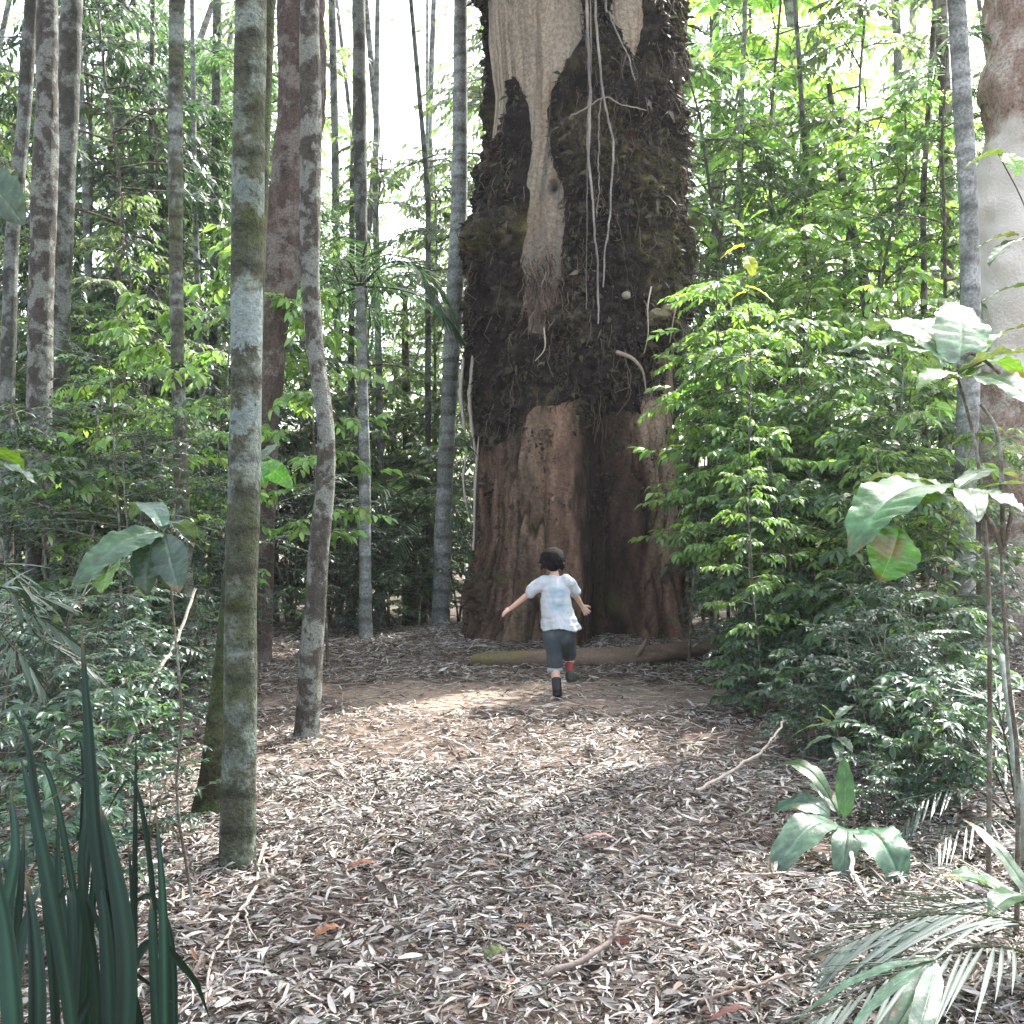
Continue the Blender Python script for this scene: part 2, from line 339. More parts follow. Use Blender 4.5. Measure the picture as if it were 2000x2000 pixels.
# ------------------------------------------------------------------ ground
def ground():
    mb = MB()
    xs = np.concatenate([np.linspace(-90, -9, 50)[:-1], np.linspace(-9, 9, 400), np.linspace(9, 90, 50)[1:]])
    ys = np.concatenate([np.linspace(-40, 1, 30)[:-1], np.linspace(1, 14, 330), np.linspace(14, 130, 60)[1:]])
    xx, yy = np.meshgrid(xs, ys); zz = ground_z(xx, yy)
    zz = zz + .012 * fbm(np.stack([xx, yy, xx * 0], -1) * 11, 3, 3)
    nx, ny = len(xs), len(ys)
    i = np.arange(ny - 1)[:, None] * nx + np.arange(nx - 1)[None]
    mb.add(np.stack([xx, yy, zz], -1), np.stack([i, i + 1, i + nx + 1, i + nx], -1).reshape(-1, 4))
    m, n, l, out = nodes('forest_soil'); v = texco(n, l)
    a = noise(n, l, v, 9, 8, .7); c = ramp(n, l, a, [(.3, (.035, .024, .018)), (.5, (.10, .072, .055)), (.72, (.22, .17, .14))])
    b_ = noise(n, l, v, 70, 4, .7); c = mixc(n, l, 1.0, c, ramp(n, l, b_, [(.3, .5), (.65, 1.3)]), 'MULTIPLY')
    # worn sandy strip in front of the log, with its own ragged outline
    g = n.new('ShaderNodeTexCoord'); sp = n.new('ShaderNodeSeparateXYZ'); l.new(g.outputs['Object'], sp.inputs[0])
    def mth(op, a_, b2=None, c2=None):
        q = n.new('ShaderNodeMath'); q.operation = op
        for k, vv in enumerate((a_, b2, c2)):
            if vv is None: continue
            if hasattr(vv, 'is_linked'): l.new(vv, q.inputs[k])
            else: q.inputs[k].default_value = vv
        return q.outputs[0]
    wob = noise(n, l, v, 2.2, 5, .6)
    dy = mth('DIVIDE', mth('SUBTRACT', sp.outputs['Y'], 7.75), 0.75); dx = mth('DIVIDE', mth('SUBTRACT', sp.outputs['X'], .35), 2.1)
    dd = mth('SQRT', mth('ADD', mth('MULTIPLY', dx, dx), mth('MULTIPLY', dy, dy)))
    dd = mth('ADD', dd, mth('MULTIPLY', mth('SUBTRACT', wob, .5), 1.8))
    sand = ramp(n, l, noise(n, l, v, 26, 6, .7), [(.3, (.17, .125, .095)), (.7, (.32, .25, .195))])
    c = mixc(n, l, ramp(n, l, dd, [(.75, 1.), (1.0, 0.)]), c, sand)
    b = n.new('ShaderNodeBsdfPrincipled'); l.new(c, b.inputs['Base Color']); b.inputs['Roughness'].default_value = .9; b.inputs['Specular IOR Level'].default_value = .2
    bp = n.new('ShaderNodeBump'); bp.inputs['Strength'].default_value = .7; bp.inputs['Distance'].default_value = .02; l.new(a, bp.inputs['Height']); l.new(bp.outputs[0], b.inputs['Normal'])
    l.new(b.outputs[0], out.inputs['Surface'])
    tag(mb.build('ground', m), kind='structure')
ground()

def sandy(x, y):
    w = fbm(np.stack([x, y, x * 0], -1) * 2.0, 3, 21)
    return np.hypot((x - .35) / 2.1, (y - 7.75) / .75) + w * .5 < .95

def litter():
    r = np.random.default_rng(3); mb = MB()
    pal = np.array([(.50, .44, .39), (.42, .39, .36), (.60, .56, .51), (.27, .205, .16), (.13, .095, .07), (.35, .345, .32), (.04, .03, .025), (.62, .59, .54)])
    pr = np.array([.16, .13, .12, .12, .16, .08, .16, .07])
    def curl_t(rows, cols, seed):
        q = np.random.default_rng(seed); V = []; Fc = []
        cu = q.uniform(.2, 1.6); be = q.uniform(-.25, .35); sw = q.uniform(-.45, .45)
        for a in np.linspace(0, 1, rows):
            w = math.sin(math.pi * min(1, max(.0, a * .9 + .06))) ** .7
            for s in np.linspace(-1, 1, cols):
                V.append([a, s * .5 * w * math.cos(s * cu * .5) + sw * a * a * 2, .0])
                V[-1][2] = 0.12 * w * (1 - math.cos(s * cu)) * .8 + be * 1.5 * a * (1 - a)
        for i in range(rows - 1):
            for j in range(cols - 1):
                b = i * cols + j; Fc.append([b, b + 1, b + cols + 1, b + cols])
        return np.array(V), np.array(Fc)
    def scatter(n, y0, y1, half, tmpls, sc, dens):
        per = n // len(tmpls)
        for t in tmpls:
            y = np.sqrt(r.uniform(y0 * y0, y1 * y1, per)); x = r.uniform(-1, 1, per) * (y * half + .4)
            cl = fbm(np.stack([x, y, x * 0], -1) * 1.6, 3, 31)
            keep = r.random(per) < np.where(sandy(x, y), .22, 1) * (.72 + .9 * cl)
            x, y = x[keep], y[keep]; n_ = len(x)
            z = ground_z(x, y) + r.uniform(.002, .035, n_)
            a = r.random(n_) * 6.283
            D = np.stack([np.cos(a), np.sin(a), r.normal(0, .22, n_)], -1); N = np.array([0, 0, 1.]) + r.normal(0, .55, (n_, 3))
            L = r.lognormal(math.log(.040), .42, n_) * sc; W = L * r.uniform(.08, .27, n_); L = np.minimum(L, .082); W = np.minimum(W, .017); bl_ = r.random(n_) < .035; W[bl_] = L[bl_] * r.uniform(.32, .5, bl_.sum())
            ci = r.choice(len(pal), n_, p=pr / pr.sum()); c = pal[ci] * .82 * (1 + .25 * (r.random((n_, 1)) * 2 - 1)) * (1 + .2 * cl[keep][:, None])
            rare = r.random(n_) < .006; c[rare] = np.array([.26, .13, .08]) * r.uniform(.7, 1.3, (rare.sum(), 1))
            gr = r.random(n_) < .02; c[gr] = np.array([.12, .15, .08])
            leaves(mb, np.stack([x, y, z], -1), D, N, L, W, c, t)
    near = [curl_t(5, 3, s) for s in range(8)]; far = [curl_t(3, 3, s + 20) for s in range(5)]
    scatter(150000, 2.2, 5.6, .54, near, 1., 1)
    scatter(190000, 5.4, 13.5, .52, far, 1.15, 1)
    # fine twigs among the leaves
    n = 4200; y = np.sqrt(r.uniform(4.5, 140, n)); x = r.uniform(-.52, .52, n) * y; a = r.random(n) * 6.283; L = r.uniform(.05, .28, n)
    t = np.linspace(-.5, .5, 4)[None, :, None]; d = np.stack([np.cos(a), np.sin(a), r.normal(0, .06, n)], -1)[:, None]
    p = np.stack([x, y, ground_z(x, y) + .025], -1)[:, None] + d * t * L[:, None, None] + r.normal(0, .06, (n, 4, 3)) * L[:, None, None] * np.array([1, 1, .3])
    tubes(mb, p, np.full((n, 4), .0022) * r.uniform(.6, 1.8, (n, 1)), 4, np.array([.33, .28, .24]) * r.uniform(.4, 1.5, (n, 1)))
    o = mb.build('leaf_litter', M['litter'])
    tag(o, 'dry curled brown and grey fallen leaves covering the path', 'leaf litter', kind='stuff')
litter()

# ------------------------------------------------------------------ the giant tree
TY = 11.1
def giant():
    tx = X(1125, TY)
    root = empty('giant_tree', (tx, TY, gz(tx, TY)), 'huge old tree with dark mossy crust and bare red brown base, child running to it', 'tree')
    K = F / TY
    prof = [(-900, 985, 1300), (-300, 958, 1312), (0, 933, 1326), (100, 938, 1328), (200, 946, 1332), (330, 938, 1338), (430, 918, 1344), (600, 915, 1348), (700, 918, 1335), (830, 930, 1318), (1000, 925, 1324), (1100, 921, 1326), (1200, 915, 1322), (1270, 905, 1325), (1330, 880, 1345)]
    pz = np.array([CH - (a - HY) / K for a, _, _ in prof])[::-1]; pl = np.array([(b - CX) / K for _, b, _ in prof])[::-1]; pr = np.array([(c - CX) / K for _, _, c in prof])[::-1]
    zs = np.concatenate([np.linspace(-.45, 6.9, 760), np.linspace(6.9, 14, 40)[1:]])
    th = np.concatenate([np.linspace(-np.pi, -1.9, 60)[:-1], np.linspace(-1.9, 1.9, 560), np.linspace(1.9, np.pi, 60)[1:-1]])
    L = np.interp(zs, pz, pl); Rr = np.interp(zs, pz, pr)
    L[zs > pz[-1]] = pl[-1] ; Rr[zs > pz[-1]] = pr[-1]
    cx = (L + Rr) / 2; rad = (Rr - L) / 2 * .97 - .085 * sstep(2.2, 3.0, zs)
    TH, ZZ = np.meshgrid(th, zs); CXg = cx[:, None] + 0 * TH; RG = rad[:, None] + 0 * TH
    u = np.sin(TH); front = np.cos(TH) > -.15
    p3 = np.stack([np.sin(TH) * 1.05, -np.cos(TH) * 1.05, ZZ], -1)
    # relief of the wood
    low = sstep(2.6, 1.6, ZZ)
    ridge = .10 * np.exp(-((TH + .55) / .16) ** 2) * low + .07 * np.exp(-((TH + .22) / .1) ** 2) * sstep(2.2, 1.2, ZZ) + .13 * np.exp(-((TH - .95) / .22) ** 2) * low
    groove = -.40 * np.exp(-(np.abs(TH - .27 - .05 * np.sin(ZZ * 2.3)) / .23) ** 3) * sstep(2.7, 2.1, ZZ) - .05 * np.exp(-((TH + .38) / .05) ** 2) * low
    flute = .03 * np.sin(TH * 7 + 1.3 * fbm(p3 * [.7, .7, .35], 3, 4) * 3) * sstep(1.8, 0, ZZ)
    flare = .16 * np.exp(-np.clip(ZZ + .1, 0, 9) / .28) * (1 + 1.1 * np.sin(TH * 6 + 1 + 2 * fbm(p3, 2, 6)))
    burl = .17 * np.exp(-(((TH + 1.05) / .24) ** 2 + ((ZZ - .45) / .42) ** 2)) * (1 + 1.2 * fbm(p3 * 8, 3, 8))
    fine = .035 * fbm(p3 * [9, 9, 1.3], 4, 11) + .02 * low * np.abs(fbm(p3 * [14, 14, 2.2], 3, 15)) - .03 * low * sstep(.12, .02, np.abs(fbm(p3 * [8, 8, 1.1] + 31, 4, 95))) + .022 * fbm(p3 * 3, 3, 12) + .012 * low * fbm(p3 * 16, 3, 14)
    pale_knot = -.08 * np.exp(-(((u + .31) / .05) ** 2 + ((ZZ - (CH - (418 - HY) / K)) / .06) ** 2))
    D0 = ridge + groove + flute + flare + burl + fine + pale_knot
    # crust of roots and moss: everything above a ragged lower edge, except the pale bare strip
    Kf = F / (TY - .95); px = CX + (CXg + RG * u) * Kf * (1 - .0 * u); py = HY + (CH - ZZ) * Kf
    wx = 34 * fbm(p3 * 3.0, 4, 41); wy = 60 * fbm(p3 * 2.2 + 9, 4, 42)
    qx = px + wx; qy = py + wy
    lowb = np.interp(qx, [870, 905, 940, 1000, 1050, 1090, 1150, 1200, 1250, 1270, 1330, 1400], [800, 815, 838, 832, 800, 770, 770, 790, 780, 705, 655, 640])
    s_low = (lowb - qy + 30 * fbm(p3 * 5 + 3, 3, 45)) / 42.
    poly = np.array([(840, -80), (1138, -80), (1138, 60), (1120, 105), (1085, 150), (1072, 210), (1092, 330), (1100, 450), (1092, 560), (1064, 650), (1034, 640), (1022, 520), (1030, 380), (1034, 260), (1026, 190), (1008, 128), (990, 215), (960, 225), (840, 215)], float)
    def inpoly(x, y, pg):
        ins = np.zeros(x.shape, bool); dm = np.full(x.shape, 1e9)
        for (x1, y1), (x2, y2) in zip(pg, np.roll(pg, -1, 0)):
            c = ((y1 > y) != (y2 > y)) & (x < (x2 - x1) * (y - y1) / (y2 - y1 + 1e-9) + x1); ins ^= c
            t = np.clip(((x - x1) * (x2 - x1) + (y - y1) * (y2 - y1)) / ((x2 - x1) ** 2 + (y2 - y1) ** 2), 0, 1)
            dm = np.minimum(dm, np.hypot(x - x1 - t * (x2 - x1), y - y1 - t * (y2 - y1)))
        return np.where(ins, -dm, dm)
    s_pale = inpoly(px + wx * .5, py + wy * .7, poly) / 14.
    poly2 = np.array([(1188, -80), (1262, -80), (1256, 60), (1240, 92), (1215, 60), (1196, 10)], float)
    s_pale = np.minimum(s_pale, inpoly(px + wx * .5, py + wy * .7, poly2) / 14.)
    s_pale = np.where(front, s_pale, 3.)
    s_low = np.where(front, s_low, (ZZ - 2.3 + .5 * fbm(p3 * 2, 3, 3)) * 4)
    mask = np.clip(np.minimum(s_low, s_pale), -1, 1) * .5 + .5
    th0 = sstep(.36, .9, mask)
    thin = sstep(-.1, 2.2, np.where(front, s_low, 2.)); lump = fbm(p3 * 5.5, 4, 51); lump2 = np.abs(fbm(p3 * [16, 16, 9], 3, 61))
    ledge = .22 * np.exp(-(((TH - .92) / .34) ** 2 + ((ZZ - (CH - (640 - HY) / Kf)) / .2) ** 2))
    knob = .12 * np.exp(-(((TH + 1.2) / .3) ** 2 + ((ZZ - (CH - (450 - HY) / Kf)) / .22) ** 2))
    crust = (.02 + .17 * (lump + .30).clip(0, 2) + .13 * lump2 + ledge + knob) * th0 * (.3 + .7 * thin) - .05 * (1 - sstep(.3, .5, mask))
    def put(D):
        r = RG + D; return np.stack([CXg + r * np.sin(TH), TY - r * np.cos(TH), ZZ], -1)
    nr, nc = TH.shape
    i = np.arange(nr - 1)[:, None] * nc; j = np.arange(nc)[None]; j2 = (j + 1) % nc
    Fq = np.stack([i + j, i + j2, i + nc + j2, i + nc + j], -1).reshape(-1, 4)
    # wood colours: pale smooth above, red brown below, shade of the groove painted in dark
    st = fbm(p3 * [6, 6, .8], 4, 71)[..., None]; bl = fbm(p3 * 1.7, 3, 72)[..., None]; fn = fbm(p3 * [22, 22, 5], 3, 73)[..., None]
    up = sstep(2.5, 3.2, ZZ + .3 * bl[..., 0])[..., None]
    pale = np.array([.50, .425, .33]) * (1 + .45 * st + .2 * fn) * (1 - .45 * sstep(.1, .45, fbm(p3 * [17, 17, .9], 3, 79))[..., None]) * (1 - .3 * sstep(5.2, 3.6, ZZ))[..., None] + np.array([.06, .01, -.03]) * bl
    brk = sstep(.0, .5, st + (1 - sstep(3.6, 4.4, ZZ))[..., None] * .45 - .2); pale = pale * (1 - brk * .75) + np.array([.31, .185, .11]) * (1 + .5 * fn) * brk * .75
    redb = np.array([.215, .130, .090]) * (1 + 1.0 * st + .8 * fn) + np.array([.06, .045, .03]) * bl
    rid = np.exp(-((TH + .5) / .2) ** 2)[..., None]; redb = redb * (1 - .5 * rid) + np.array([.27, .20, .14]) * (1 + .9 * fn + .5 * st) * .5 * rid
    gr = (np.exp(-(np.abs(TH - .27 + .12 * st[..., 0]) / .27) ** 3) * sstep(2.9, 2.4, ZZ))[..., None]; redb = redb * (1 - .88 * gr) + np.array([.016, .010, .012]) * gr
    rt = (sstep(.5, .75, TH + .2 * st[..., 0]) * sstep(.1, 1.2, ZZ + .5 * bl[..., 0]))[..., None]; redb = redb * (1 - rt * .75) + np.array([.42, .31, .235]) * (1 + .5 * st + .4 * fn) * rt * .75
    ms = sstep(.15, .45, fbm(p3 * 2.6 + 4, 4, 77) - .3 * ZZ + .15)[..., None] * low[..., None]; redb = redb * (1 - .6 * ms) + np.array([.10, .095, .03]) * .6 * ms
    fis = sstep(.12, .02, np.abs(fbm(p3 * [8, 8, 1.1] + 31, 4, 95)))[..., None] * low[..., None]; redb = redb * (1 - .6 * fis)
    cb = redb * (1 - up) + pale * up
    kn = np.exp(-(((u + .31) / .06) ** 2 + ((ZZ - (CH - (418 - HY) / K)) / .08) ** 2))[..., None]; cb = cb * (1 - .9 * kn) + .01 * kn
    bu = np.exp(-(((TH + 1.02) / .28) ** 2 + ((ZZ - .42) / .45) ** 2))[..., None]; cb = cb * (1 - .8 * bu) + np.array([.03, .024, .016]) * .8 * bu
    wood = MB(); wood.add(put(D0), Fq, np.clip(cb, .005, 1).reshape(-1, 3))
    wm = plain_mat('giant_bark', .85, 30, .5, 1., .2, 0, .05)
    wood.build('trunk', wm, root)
    # crust mesh, only where it stands proud
    keep = (mask > .3); fk = keep.ravel()[Fq].any(1)
    c2 = np.array([.024, .018, .015]) * (1 + .6 * fbm(p3 * 6, 3, 81)[..., None])
    mo = sstep(.02, .4, fbm(p3 * 1.5 + 7, 4, 82) + .25 * sstep(.3, .9, TH) - .1)[..., None]; c2 = c2 * (1 - mo * .75) + np.array([.075, .070, .026]) * (1 + .8 * fbm(p3 * 14, 3, 85)[..., None]) * mo * .75
    rd = sstep(.25, .5, fbm(p3 * 2.3 + 17, 3, 83))[..., None]; c2 = c2 * (1 - rd * .6) + np.array([.075, .034, .026]) * rd * .6
    gb = sstep(.18, .42, fbm(p3 * 2.9 + 27, 4, 88))[..., None]; c2 = c2 * (1 - gb * .8) + np.array([.15, .125, .085]) * (1 + .8 * fbm(p3 * 18, 3, 89)[..., None]) * gb * .45
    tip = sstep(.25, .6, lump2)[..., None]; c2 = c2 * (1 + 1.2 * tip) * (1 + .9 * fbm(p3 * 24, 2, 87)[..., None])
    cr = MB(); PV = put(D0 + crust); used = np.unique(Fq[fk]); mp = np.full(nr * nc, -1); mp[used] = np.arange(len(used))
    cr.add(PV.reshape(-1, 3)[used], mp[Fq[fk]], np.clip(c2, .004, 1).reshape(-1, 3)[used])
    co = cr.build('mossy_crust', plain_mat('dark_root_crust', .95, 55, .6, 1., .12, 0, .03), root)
    co['label'] = 'dark crust of roots, bark lumps and olive moss'
    # tufts, dead fronds and rootlets bristling out of the crust
    r = np.random.default_rng(5); tf = MB()
    okm = (mask > .5) & (np.cos(TH) > -.3) & (ZZ < 6.9); idx = np.flatnonzero(okm.ravel())
    cw = (.25 + sstep(-.1, .3, fbm(p3 * 4.5, 3, 91))).ravel()[idx]; sel = r.choice(idx, 16000, p=cw / cw.sum()); b = PV.reshape(-1, 3)[sel]; tt = TH.ravel()[sel]; out_ = np.stack([np.sin(tt), -np.cos(tt), 0 * tt], -1)
    D = out_ * r.uniform(.2, .9, (len(sel), 1)) + r.normal(0, .45, (len(sel), 3)) + np.array([0, 0, -.55])
    pal = np.array([(.030, .022, .017), (.055, .052, .022), (.065, .036, .026), (.018, .014, .012), (.12, .105, .06)]); cc = pal[r.choice(5, len(sel), p=[.32, .27, .13, .22, .06])] * r.uniform(.6, 1.4, (len(sel), 1))
    leaves(tf, b - out_ * .015, D, out_ + r.normal(0, .5, (len(sel), 3)), r.lognormal(-2.9, .5, len(sel)), r.lognormal(-3.7, .5, len(sel)), cc, T_LOW)
    sel = r.choice(idx, 420); b = PV.reshape(-1, 3)[sel]; tt = TH.ravel()[sel]; out_ = np.stack([np.sin(tt), -np.cos(tt), 0 * tt], -1)[:, None]
    tq = np.linspace(0, 1, 5)[None, :, None]; Ln = r.uniform(.1, .45, len(sel))[:, None, None]
    pts = b[:, None] + out_ * (.015 + .05 * np.sin(tq * 3.1)) + np.array([0, 0, -1.]) * tq * Ln + r.normal(0, .06, (len(sel), 5, 3)) * tq * Ln * 2
    tubes(tf, pts, np.full((len(sel), 5), .003) * r.uniform(.5, 1.6, (len(sel), 1)), 4, np.array([.13, .095, .07]) * r.uniform(.3, 1.5, (len(sel), 1)))
    zc = ((mask <= .5) & (np.cos(TH) > -.1) & (ZZ > .6) & (ZZ < 2.75)).ravel(); ii = np.flatnonzero(zc)
    pw = (np.exp(-(2.45 - ZZ.ravel()[ii]).clip(0, 9) / .4) + .5 * np.exp(-((TH.ravel()[ii] + 1.2) / .22) ** 2)) * sstep(-.15, .3, fbm(p3.reshape(-1, 3)[ii] * 4.5, 3, 92)) * (s_pale.ravel()[ii] > .5)
    sel = r.choice(ii, 7000, p=pw / pw.sum()); b = put(D0).reshape(-1, 3)[sel]; tt = TH.ravel()[sel]; out_ = np.stack([np.sin(tt), -np.cos(tt), 0 * tt], -1)
    D = out_ * r.uniform(.1, .6, (len(sel), 1)) + r.normal(0, .5, (len(sel), 3)) + np.array([0, 0, -.5]); cc = pal[r.choice(5, len(sel))] * r.uniform(.6, 1.4, (len(sel), 1))
    leaves(tf, b - out_ * .012, D, out_ + r.normal(0, .5, (len(sel), 3)), r.lognormal(-3.2, .45, len(sel)), r.lognormal(-3.9, .45, len(sel)), cc, T_LOW)
    ti = tf.build('moss_tufts', M['litter'], root); ti['label'] = 'bristling dead fronds, moss tufts and rootlets'; ti['kind'] = 'stuff'
    # frayed bark fibres at the foot of the pale strip
    fb = MB(); n = 150; fx = r.uniform(1022, 1100, n); fy = r.uniform(500, 610, n) + r.normal(0, 15, n)
    yy = TY - np.sqrt(np.maximum(.1, 1.02 ** 2 - (X(fx, TY - .95) - tx) ** 2)) - .03
    b = np.stack([X(fx, yy), yy, Z(fy, yy)], -1)[:, None]; Ln = r.uniform(.08, .3, n)[:, None, None]; tq = np.linspace(0, 1, 6)[None, :, None]
    pts = b + np.array([0, 0, -1.]) * tq * Ln + np.array([0, -1., 0]) * .05 * np.sin(tq * 3.14) + np.cumsum(r.normal(0, .022, (n, 6, 3)), 1) * tq + np.array([1., 0, 0]) * r.normal(0, .25, (n, 1, 1)) * tq * Ln
    tubes(fb, pts, np.full((n, 6), .006) * (1 - .6 * tq[..., 0]) * r.uniform(.5, 1.5, (n, 1)), 4, np.array([(.19, .125, .085), (.27, .22, .17), (.07, .045, .035)])[r.integers(0, 3, n)] * r.uniform(.6, 1.2, (n, 1)))
    q = fb.build('bark_fibres', M['stick'], root); q['label'] = 'frayed orange brown strips under the pale bark'
    # pale bark ribbons peeling off the left edge
    for a, b_, c, w in (((905, 700), (900, 770), (908, 845), .045), ((925, 690), (918, 790), (930, 900), .05), ((935, 850), (928, 960), (925, 1075), .035), ((912, 880), (905, 940), (915, 1010), .025)):
        rb = MB(); Yq = 10.75; pts = smooth_line([P(*a, Yq), P(*b_, Yq - .02), P(*c, Yq)], 16); wob = r.normal(0, .006, (16, 1))
        off = np.array([w / 2, .01, 0]); sc = np.sin(np.linspace(.25, 3.0, 16))[:, None] ** .4
        V = np.concatenate([pts - off * sc + wob * [1, 0, 0], pts + np.array([0, -.02, 0]), pts + off * sc, pts + np.array([0, .012, 0])])
        k = np.arange(15); Fc = np.concatenate([np.stack([k + a0 * 16, k + a1 * 16, k + a1 * 16 + 1, k + a0 * 16 + 1], -1) for a0, a1 in ((0, 1), (1, 2), (2, 3), (3, 0))])
        rb.add(V, Fc, (.50, .45, .38)); rb.build('peeling_bark', M['stick'], root)
    # bracket under the ledge: pale fungus, white puff, curling root
    f1 = MB()
    for (px_, py_, rr, sq, col) in ((1288, 614, .085, .5, (.20, .18, .10)), (1308, 602, .06, .6, (.26, .23, .12)), (1272, 628, .05, .6, (.12, .09, .05))):
        c = np.array(P(px_, py_, 10.05)); v, fc = ball(20, 12); d = 1 + .55 * fbm(v * 3 + px_, 4, 2)[:, None]; f1.add(c + v * d * rr * [1.15, .8, sq * 1.2], fc, col)
    f1.build('bracket_fungus', M['stick'], root)
    f2 = MB(); v, fc = ball(16, 10); f2.add(np.array(P(1223, 577, 9.93)) + v * [.042, .04, .038], fc, (.26, .26, .22)); f2.build('puffball_fungus', M['stick'], root)
    for pp, r0, r1, col in (([P(1205, 688, 9.96), P(1235, 700, 9.86), P(1255, 725, 9.86), P(1262, 765, 9.93)], .022, .006, (.34, .26, .21)), ([P(1272, 560, 9.9), P(1265, 600, 9.8), P(1266, 650, 9.8), P(1258, 690, 9.85)], .008, .004, (.38, .32, .26)),
                        ([P(1322, 590, 9.95), P(1316, 620, 9.9), P(1308, 670, 9.9)], .01, .004, (.30, .22, .18)), ([P(1062, 640, 9.98), P(1064, 680, 9.93), P(1045, 705, 9.95)], .008, .004, (.5, .4, .3))):
        rt_ = MB(); tubes(rt_, smooth_line(pp, 14), np.linspace(r0, r1, 14), 7, col); rt_.build('aerial_root', M['stick'], root)
    return root
def ball(a=16, b=10):
    th = np.linspace(0, 2 * np.pi, a, endpoint=False); ph = np.linspace(0, np.pi, b)
    V = [[0, 0, 1.]] + [[math.sin(p) * math.cos(t), math.sin(p) * math.sin(t), math.cos(p)] for p in ph[1:-1] for t in th] + [[0, 0, -1.]]
    Fc = [[0, 1 + j, 1 + (j + 1) % a, 1 + (j + 1) % a] for j in range(a)]
    for i in range(b - 3):
        for j in range(a): q = 1 + i * a; Fc.append([q + j, q + a + j, q + a + (j + 1) % a, q + (j + 1) % a])
    e = len(V) - 1; q = 1 + (b - 3) * a; Fq = Fc[a:]
    tri = [[0, 1 + j, 1 + (j + 1) % a] for j in range(a)] + [[e, q + (j + 1) % a, q + j] for j in range(a)]
    return np.array(V), _fan(np.array(V), Fq, tri)
def _fan(V, Fq, tri):
    Fa = [(f[0], f[1], f[2]) for f in Fq] + [(f[0], f[2], f[3]) for f in Fq] + [tuple(t) for t in tri]
    return np.array(Fa)
GIANT = giant()

# ------------------------------------------------------------------ trunks
def trunk_mesh(mb, pts, rad, sides=26, step=.05, amp=.06, seed=1, flare=.7, fl=.16):
    pts = np.asarray(pts, float); k = max(12, int(np.linalg.norm(pts[-1] - pts[0]) / step))
    al = np.concatenate([[0], np.cumsum(np.linalg.norm(np.diff(pts, axis=0), axis=1))]); q = np.linspace(0, al[-1], k)
    c = np.stack([np.interp(q, al, pts[:, i]) for i in range(3)], 1); rr = np.interp(q, al, rad)
    m = max(1, min(k // 8, int(.28 / (al[-1] / k)))); ker = np.hanning(2 * m + 3)[1:-1]; ker /= ker.sum(); w_ = len(ker) // 2
    ext = np.concatenate([c[0] + (c[0] - c[1]) * np.arange(w_, 0, -1)[:, None], c, c[-1] + (c[-1] - c[-2]) * np.arange(1, w_ + 1)[:, None]])
    c = np.stack([np.convolve(ext[:, i], ker, 'valid') for i in range(3)], 1); rr = np.convolve(np.pad(rr, w_, 'edge'), ker, 'valid')
    T = nrm(np.gradient(c, axis=0)); A = nrm(np.cross(T, [0, 1., 0])); B = np.cross(T, A); th = np.linspace(0, 2 * np.pi, sides, endpoint=False)
    d = A[:, None] * np.cos(th)[:, None] + B[:, None] * np.sin(th)[:, None]
    h = c[:, 2] - c[0, 2]
    nz = fbm(d * 1.1 + np.array([0, 0, 1.]) * (h[:, None, None] * 2.5) + seed * 3.7, 4, seed)
    nz2 = fbm(d * 4 + np.array([0, 0, 1.]) * (h[:, None, None] * 9) + seed, 3, seed + 9)
    r_ = rr[:, None] * (1 + amp * nz * 2.4 + amp * .8 * nz2 + flare * np.exp(-h / fl)[:, None] * (1 + .45 * np.cos(th * 3 + seed)[None]))
    V = c[:, None] + d * r_[..., None]
    i = np.arange(k - 1)[:, None] * sides; j = np.arange(sides)[None]; j2 = (j + 1) % sides
    mb.add(V, np.stack([i + j, i + j2, i + sides + j2, i + sides + j], -1).reshape(-1, 4)); return c

CROWNS = []
def crown_proto(seed, Rr, n):
    r = np.random.default_rng(seed); mb = MB(); nc = 46
    c = r.normal(0, 1, (nc, 3)); c = nrm(c) * (r.random((nc, 1)) ** .45) * [Rr, Rr, Rr * .55]
    i = r.integers(0, nc, n); p = c[i] + r.normal(0, 1, (n, 3)) * [Rr * .17, Rr * .17, Rr * .07]
    a = r.random(n) * 6.283; D = np.stack([np.cos(a), np.sin(a), r.normal(-.35, .3, n)], -1)
    sz = r.uniform(.7, 1.3, n)
    leaves(mb, p, D, np.array([0, 0, 1.]) + r.normal(0, .4, (n, 3)), .17 * sz, .075 * sz, leaf_cols(r, n, MIDG, LIME, .25), T_FAR)
    wd = MB(); nb = 16; t = np.linspace(0, 1, 5)[None, :, None]; e = c[:nb][:, None]; st = np.array([0, 0, -Rr * .75])
    pts = st + (e - st) * t + np.array([0, 0, 1.]) * np.sin(t * 3.14) * .2 + r.normal(0, .05, (nb, 5, 3)) * t
    tubes(wd, pts, np.full((nb, 5), .05) * (1.1 - t[..., 0]), 6)
    return mb.mesh('crown', M['leaf_matte']), wd.mesh('branches', M['dim'])
for s_, (rr_, n_) in enumerate(((2.6, 5200), (3.2, 7500), (2.2, 3800))): CROWNS.append(crown_proto(100 + s_, rr_, n_))

